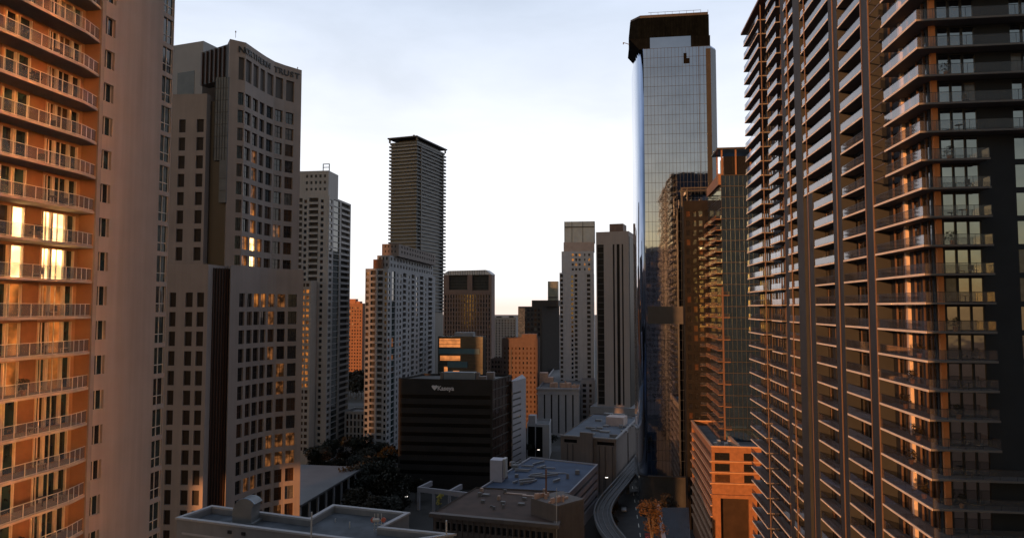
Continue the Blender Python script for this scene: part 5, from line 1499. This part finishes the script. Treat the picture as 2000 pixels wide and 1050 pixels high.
# ================================================================== trees
leaf_mats = {}
def leafmat(nm, col):
    m = mat(nm, col, .7, var=.45, vscale=.6, spec=.25); return m
lg = leafmat('dark green leaf', (.012, .013, .008)); lo_ = leafmat('golden brown leaf', (.07, .038, .012)); lb_ = leafmat('olive leaf', (.022, .018, .010))
bark = mat('bark', (.09, .07, .055), .9, var=.3, vscale=3)
def tree(name, label, x, y, z, h, r, seed, leafm, cat='tree', group=None, nl=900, trunk=.35, ls=.55, root=None):
    rnd = random.Random(seed)
    root = thing(name, label, cat, (x, y, z), group)
    mt = M(); top = z + h * .55
    mt.tube((x, y, z), (x + rnd.uniform(-.3, .3), y, top), trunk * .5, 7, trunk * .3)
    cl = []
    for i in range(9):
        a = rnd.uniform(0, 6.28); rr_ = r * rnd.uniform(.25, .75); zz = z + h * rnd.uniform(.5, .9)
        q = Vector((x + rr_ * math.cos(a), y + rr_ * math.sin(a), zz)); cl.append((q, r * rnd.uniform(.32, .55)))
        mt.tube((x, y, z + h * rnd.uniform(.35, .55)), q, trunk * .22, 5, trunk * .07)
    part('trunk', mt, bark, root)
    mc = M()
    for i in range(nl):
        c, cr_ = rnd.choice(cl); d = Vector((rnd.gauss(0, 1), rnd.gauss(0, 1), rnd.gauss(0, .75))).normalized() * cr_ * rnd.uniform(.55, 1.05)
        p = c + d; s_ = ls * rnd.uniform(.5, 1.2)
        u_ = Vector((rnd.gauss(0, 1), rnd.gauss(0, 1), rnd.gauss(0, 1))).normalized(); v_ = u_.orthogonal().normalized()
        mc.quad(p - u_ * s_, p - v_ * s_ * .6, p + u_ * s_, p + v_ * s_ * .6)
    part('crown', mc, leafm, root); return root
def palm(label, x, y, z, h, seed, group=None, fl=3.2, nf=16, lm=None):
    rnd = random.Random(seed); root = thing('palm_tree', label, 'palm tree', (x, y, z), group)
    m = M(); top = Vector((x + .4, y, z + h)); m.tube((x, y, z), top, .28, 7, .16); part('trunk', m, bark, root)
    mc = M()
    for i in range(nf):
        a = 6.283 * i / nf + rnd.uniform(-.2, .2); el = rnd.uniform(-.1, 1.1); prev = top
        for k in range(6):
            t = (k + 1) / 6; rad_ = fl * t * math.cos(el * (1 - t * .4)); zz = fl * (math.sin(el) * t - .75 * t * t)
            p = top + Vector((rad_ * math.cos(a), rad_ * math.sin(a), zz)); sd = Vector((-math.sin(a), math.cos(a), 0))
            for sg in (-1, 1):
                mc.quad(prev, p, p + sd * sg * .55 * (1.2 - t) + Vector((0, 0, -.35)), prev + sd * sg * .55 * (1.25 - t) + Vector((0, 0, -.3)))
            prev = p
    part('crown', mc, lm or lg, root); return root
# park trees in front of the white condominiums, shared crown meshes via copies
proto = tree('park_tree', '', 0, 0, 0, 13, 6.5, 5, lg, group='dark trees filling the shaded park', nl=1500, ls=.7)
proto2 = tree('park_tree', '', 0, 0, 0, 11, 6.0, 9, lb_, group='dark trees filling the shaded park', nl=1300, ls=.7)
spots = [(612, 322), (636, 318), (655, 326), (676, 320), (700, 327), (722, 318), (742, 325), (764, 316), (628, 300), (662, 300), (693, 303), (730, 298), (760, 302), (708, 282), (740, 276), (766, 284), (720, 262), (748, 256), (774, 262), (735, 240), (765, 238), (700, 246), (790, 246), (815, 268), (690, 268)]
DESC = ['behind the low hall', 'at the foot of the white condominium', 'below the low grey block', 'before the stepped condominium', 'beside the black office block']
ORD = ['first', 'second', 'third', 'fourth', 'fifth', 'sixth', 'seventh', 'eighth', 'ninth', 'tenth', 'eleventh', 'twelfth']
def copy_tree(src, x, y, z, rz, s):
    r = src.copy(); C.objects.link(r); r.location = (x, y, z); r.rotation_euler = (0, 0, rz); r.scale = (s, s, s)
    for ch in src.children:
        c = ch.copy(); C.objects.link(c); c.parent = r
    return r
LAB = 'dark leafy tree among the shaded trees of the park between the low hall and the black office block'
for i, (u, y) in enumerate(spots):
    p = XY(u, y); src = proto if i % 2 == 0 else proto2
    s = .75 + .35 * ((i * 37) % 10) / 10
    if i < 2: src.location = (p.x, p.y, 0); src.scale = (s, s, s); r = src
    else: r = copy_tree(src, p.x, p.y, 0, i * 1.3, s)
    row = sorted([q_ for q_ in spots if abs(q_[1] // 22 - y // 22) < .5]); rws_ = sorted({q_[1] // 22 for q_ in spots}, reverse=True)
    r['label'] = 'dark park tree, %s from left in the %s row counted from the white condominiums' % (ORD[row.index((u, y))], ORD[rws_.index(y // 22)])
# small trees elsewhere
rr = random.Random(21)
sp2 = [((684 + 3 * i, 560 + 9 * (i % 4))) for i in range(9)]
for i, (u, y) in enumerate(sp2):
    p = XY(u, y); r = copy_tree(proto2, p.x, p.y, 0, i, 1.5 + .6 * rr.random())
    r['label'] = 'olive tree, %s from left in the gap below the narrow salmon tower' % ORD[i]; r['group'] = 'trees in the gap below the salmon tower'
sp3 = [(plane_pt(u, v, 0)) for u, v in ((1006, 905), (1024, 898), (1042, 893), (1062, 885), (1075, 878))]
for i, p in enumerate(sp3):
    r = copy_tree(proto, p.x, p.y, 0, i * 2, .55); r['label'] = 'small dark street tree, %s from left between the slotted tower and taupe block' % ORD[i]; r['group'] = 'street trees beside the slotted tower'
for i in range(9):
    p = st0 + G * (175 + i * 17) - E * 9.5
    r = copy_tree(proto2, p.x, p.y, .1, i, .5); r['label'] = 'small dark street tree, %s from the viewpoint beside the raised guideway' % ORD[i]; r['group'] = 'street trees along the guideway'
gp = plane_pt(1273, 985, 27)
tree('golden_tree', 'golden brown tree with an arching crown in front of the blue glass tower podium', gp.x, gp.y, 12, 16.5, 3.9, 31, lo_, nl=1500, trunk=.6, ls=.34)
gp2 = plane_pt(1312, 968, 22)
tree('golden_tree', 'smaller rust brown tree behind the terrace building', gp2.x, gp2.y + 8, 6, 16, 3.6, 33, lb_, nl=900, trunk=.4, ls=.4)
gp3 = plane_pt(862, 957, 8); tree('small_tree', 'small yellow green tree inside the white portal frame', gp3.x, gp3.y - 4, 0, 8.5, 1.6, 41, leafmat('yellow leaf', (.42, .34, .06)), nl=260, trunk=.3, ls=.25)

# ================================================================== street lamps, vehicles
lampm = emis('white lamp head', (1.0, .93, .85), 1.6)
def lamp(u, v, z, h, label, g_='lit street lamps'):
    a = plane_pt(u, v, z + h); rt = thing('street_lamp', label, 'street lamp', (a.x, a.y, z), g_)
    m = M(); m.tube((a.x, a.y, z), (a.x, a.y, z + h), .1, 6); m.tube((a.x, a.y, z + h - .1), (a.x + 1.2, a.y, z + h), .06, 5); part('pole', m, metal_dark, rt)
    m = M(); m.prism([Vector((a.x + x_, a.y + y_)) for x_, y_ in ((.6, -.3), (1.7, -.3), (1.7, .3), (.6, .3))], z + h - .2, z + h - .02); part('lamp_head', m, lampm, rt)
lamp(1047, 877, 0, 9, 'lit white street lamp beside the foot of the taupe block', None)
lamp(1179, 931, 0, 8, 'lit white street lamp under the corner of the taupe block', None)
lamp(787, 968, 0, 6, 'dim lit lamp left of the white portal frame', None)
def car(x, y, ang, col, label, z=.014):
    rt = thing('parked_car', label, 'car', (x, y, z), 'cars on the shaded streets'); d = Vector((math.sin(ang), math.cos(ang))); f_ = Fr((x, y), d, (d.y, -d.x))
    m = M(); prof = [(-2.2, .35), (-2.2, .85), (-1.5, .95), (-.9, 1.42), (.7, 1.42), (1.3, .95), (2.15, .8), (2.2, .35)]; n = len(prof)
    vs = [f_.P(a, .88, z + b) for a, b in prof] + [f_.P(a, -.88, z + b) for a, b in prof]
    m.add(vs, [tuple(range(n)), tuple(range(2 * n - 1, n - 1, -1))] + [((i + 1) % n, i, i + n, (i + 1) % n + n) for i in range(n)]); part('body', m, col, rt)
    m = M(); f_.box(m, -1.15, .95, -.89, .89, z + .98, z + 1.30); part('windows', m, glass, rt)
    for a in (-1.4, 1.4):
        for b in (-.85, .85):
            m = M(); c_ = f_.P(a, b, z + .33); e_ = f_.P(a, b + (.1 if b > 0 else -.1), z + .33); m.tube(c_, e_, .33, 10); part('wheel', m, metal_dark, rt)
cm = [mat('white car paint', (.55, .55, .55), .3, var=0), mat('silver car paint', (.30, .31, .32), .3, .4, var=0), mat('dark car paint', (.03, .03, .035), .3, var=0), mat('red car paint', (.30, .03, .02), .3, var=0)]
CN = ['white', 'silver', 'dark', 'red']
places = ['nearest the raised guideway curve', 'below the taupe block', 'beside the blue glass tower podium', 'further up the street past the taupe block']
for i in range(12):
    p = st0 + G * (172 + i * 15 + (i * 7) % 5) + E * ((-4.6, 2.2, 5.2)[i % 3])
    car(p.x, p.y, _g, cm[(i * 3) % 4], CN[(i * 3) % 4] + ' car on the shaded street, ' + ORD[i] + ' in line from the viewpoint')
for i, (u, v) in enumerate(((1060, 893), (1085, 905), (1010, 912))):
    p = plane_pt(u, v, 0); car(p.x, p.y, _g + 1.57, cm[(i + 1) % 4], CN[(i + 1) % 4] + ' car in the dark yard ' + ['left of the taupe block', 'against the taupe block wall', 'behind the blue roofed block'][i])

# ================================================================== things standing on the balconies
chair_m = mat('dark wicker', (.06, .045, .035), .8, var=.2); cush = mat('pale cushion', (.38, .33, .29), .9, var=.1); pot = mat('clay pot', (.30, .15, .08), .85, var=.1)
def chair(x, y, z, ang, label, g_):
    rt = thing('balcony_chair', label, 'chair', (x, y, z), g_); d = Vector((math.cos(ang), math.sin(ang))); f_ = Fr((x, y), d, (d.y, -d.x))
    m = M(); f_.box(m, -.28, .28, -.28, .28, z + .36, z + .42); part('seat', m, cush, rt)
    m = M(); f_.box(m, -.28, .28, -.30, -.24, z + .42, z + .90); part('backrest', m, chair_m, rt)
    for a in (-.26, .22):
        for b in (-.26, .22): m = M(); f_.box(m, a, a + .04, b, b + .04, z, z + .36); part('leg', m, chair_m, rt)
def table(x, y, z, label, g_):
    rt = thing('balcony_table', label, 'table', (x, y, z), g_)
    m = M(); m.tube((x, y, z + .70), (x, y, z + .74), .42, 14); part('tabletop', m, chair_m, rt); m = M(); m.tube((x, y, z), (x, y, z + .70), .05, 6); part('leg', m, chair_m, rt)
def plant(x, y, z, label, g_, s=1.0, seed=0):
    rt = thing('potted_plant', label, 'plant', (x, y, z), g_); rnd = random.Random(seed)
    m = M(); m.tube((x, y, z), (x, y, z + .4 * s), .16 * s, 10, .22 * s); part('pot', m, pot, rt)
    m = M()
    for i in range(90):
        a = rnd.uniform(0, 6.28); b = rnd.uniform(.1, .45) * s; h = rnd.uniform(.45, 1.25) * s; p = Vector((x + b * math.cos(a), y + b * math.sin(a), z + h)); u_ = Vector((rnd.gauss(0, 1), rnd.gauss(0, 1), rnd.gauss(0, 1))).normalized() * .13 * s; v_ = u_.orthogonal().normalized() * .06 * s
        m.quad(p - u_, p - v_, p + u_, p + v_)
    part('foliage', m, lb_, rt)
rr = random.Random(77)
ordn = ['first', 'second', 'third', 'fourth', 'fifth', 'sixth', 'seventh', 'eighth', 'ninth', 'tenth', 'eleventh', 'twelfth', 'thirteenth', 'fourteenth', 'fifteenth', 'sixteenth', 'seventeenth']
vis = [z for z in ZL if 56 < z < 101]
for i, z in enumerate(reversed(vis)):
    fl_ = ordn[i] + ' balcony down, left stucco tower'
    k = i % 4
    a = frL.P(-3.4 - rr.uniform(0, 3.0), -.6, z)
    if k == 0: chair(*a, rr.uniform(0, 6), 'wicker chair with a pale cushion on the ' + fl_, 'furniture on the left balconies')
    elif k == 1:
        table(*a, 'round dark table on the ' + fl_, 'furniture on the left balconies')
        b = frL.P(-2.0, -.7, z); chair(*b, 1.0, 'wicker chair beside a round table on the ' + fl_, 'furniture on the left balconies')
    elif k == 2: plant(*a, 'leafy plant in a clay pot on the ' + fl_, 'plants on the left balconies', 1.0, i)
    else: chair(*a, rr.uniform(0, 6), 'wicker chair turned aside on the ' + fl_, 'furniture on the left balconies')
visR = [(k, z) for k, z in enumerate(ZR) if 53 < z < 102]
for j, (k, z) in enumerate(reversed(visR)):
    fl_ = ordn[min(j, 16)] + ' corner balcony down, dark slate tower'
    if j % 3 == 0: plant(*FRB.P(3.2, -.7, z), 'leafy potted plant on the ' + fl_, 'plants on the right balconies', 1.2, 100 + j)
    if j % 3 == 1: chair(*FRB.P(5.2, -.9, z), 2.0, 'wicker chair by the glass rail on the ' + fl_, 'furniture on the right balconies')
    if j % 3 == 2: table(*FRB.P(4.4, -.9, z), 'round table by the glass rail on the ' + fl_, 'furniture on the right balconies')
    if j > 9: plant(*FRA.P(4 + (j * 7 % 5), -.9, z), 'bushy potted plant on the long side of the ' + fl_, 'plants on the right balconies', 1.3, 200 + j)

# ================================================================== towers added behind the camera to shade and bounce sun (they show in the mirror glass)
TS = math.tan(SUN_AZ)
def sun_blocker(name, label, xa, xb, Y, h, depth=25, wall=None, n=8, m_mirror=False):  # unseen towers added to block sun, gaps left for chosen beams
    q = [Vector((xa, Y - depth)), Vector((xb, Y - depth)), Vector((xb, Y)), Vector((xa, Y))]
    return tower(name, label, q, h, {2: dict(cols=lambda L: ncols(L, n, .55), rows=nrows(5, h - 2, 3.6, .55), pick=picker((glass, .75), (glass_warm, .17), (lit, .08)))}, wall or warm_c, maxn=40)
# added camera side tower, out of view: satin glass on its left side throws the sun back onto the left condominium
ql = [Vector((27, -9)), Vector((64, -14)), Vector((64, 14)), Vector((20, 20))]
rtc = tower('office_tower', 'brown office tower with a satin bronze glass side just right of the viewpoint', ql, 117, {2: dict(cols=lambda L: ncols(L, 14, .6), rows=nrows(5, 115, 3.8, .5), pick=picker((glass, .8), (glass_warm, .1), (lit, .1)))}, warm_c, maxn=40)  # added reflector tower, out of view
fM, LM = FrP(ql[3], ql[0])
m = M(); fM.box(m, 8.0, LM - .3, .003, .25, 20, 115); part('side_curtain_wall', m, mat('satin bronze glass', (.97, .80, .58), .165, 1.0, var=0), rtc)  # added reflector, bounces sun onto the left balconies
Yb = -120
def xr(xp): return xp + Yb * TS
sun_blocker('rear_tower', 'grey tower behind the viewpoint, left half of a bridged pair', xr(-184), xr(-143.2), Yb, 190, wall=grey_c, n=9)  # added unseen tower, blocks sun
sun_blocker('rear_tower', 'grey tower behind the viewpoint, right half of a bridged pair', xr(-123.5), xr(-102), Yb, 190, wall=grey_c, n=5)  # added unseen tower, blocks sun
q = M(); q.prism([Vector((xr(-143.1), Yb - 24)), Vector((xr(-123.6), Yb - 24)), Vector((xr(-123.6), Yb - 1)), Vector((xr(-143.1), Yb - 1))], 64, 188)  # added block; the opening below lets a beam reach the stone base
tagm(link('bridge_block', q, grey_c, None, base=(xr(-127), Yb - 12, 64)), 'added grey sun-blocking block bridging the towers behind the viewpoint', 'building')
sun_blocker('rear_tower', 'slender pale tower behind the viewpoint left of the grey one', xr(-229), xr(-217), Yb, 210, wall=white_c, n=5)  # added unseen tower, blocks sun
sun_blocker('rear_tower', 'wide brown tower behind the viewpoint', xr(-470), xr(-242.8), Yb, 330, wall=warm_c, n=30)  # added unseen tower, blocks sun
sun_blocker('rear_tower', 'low taupe tower behind the viewpoint at the far left', xr(-620), xr(-508), Yb, 150, wall=taupe, n=14)  # added unseen tower, blocks sun
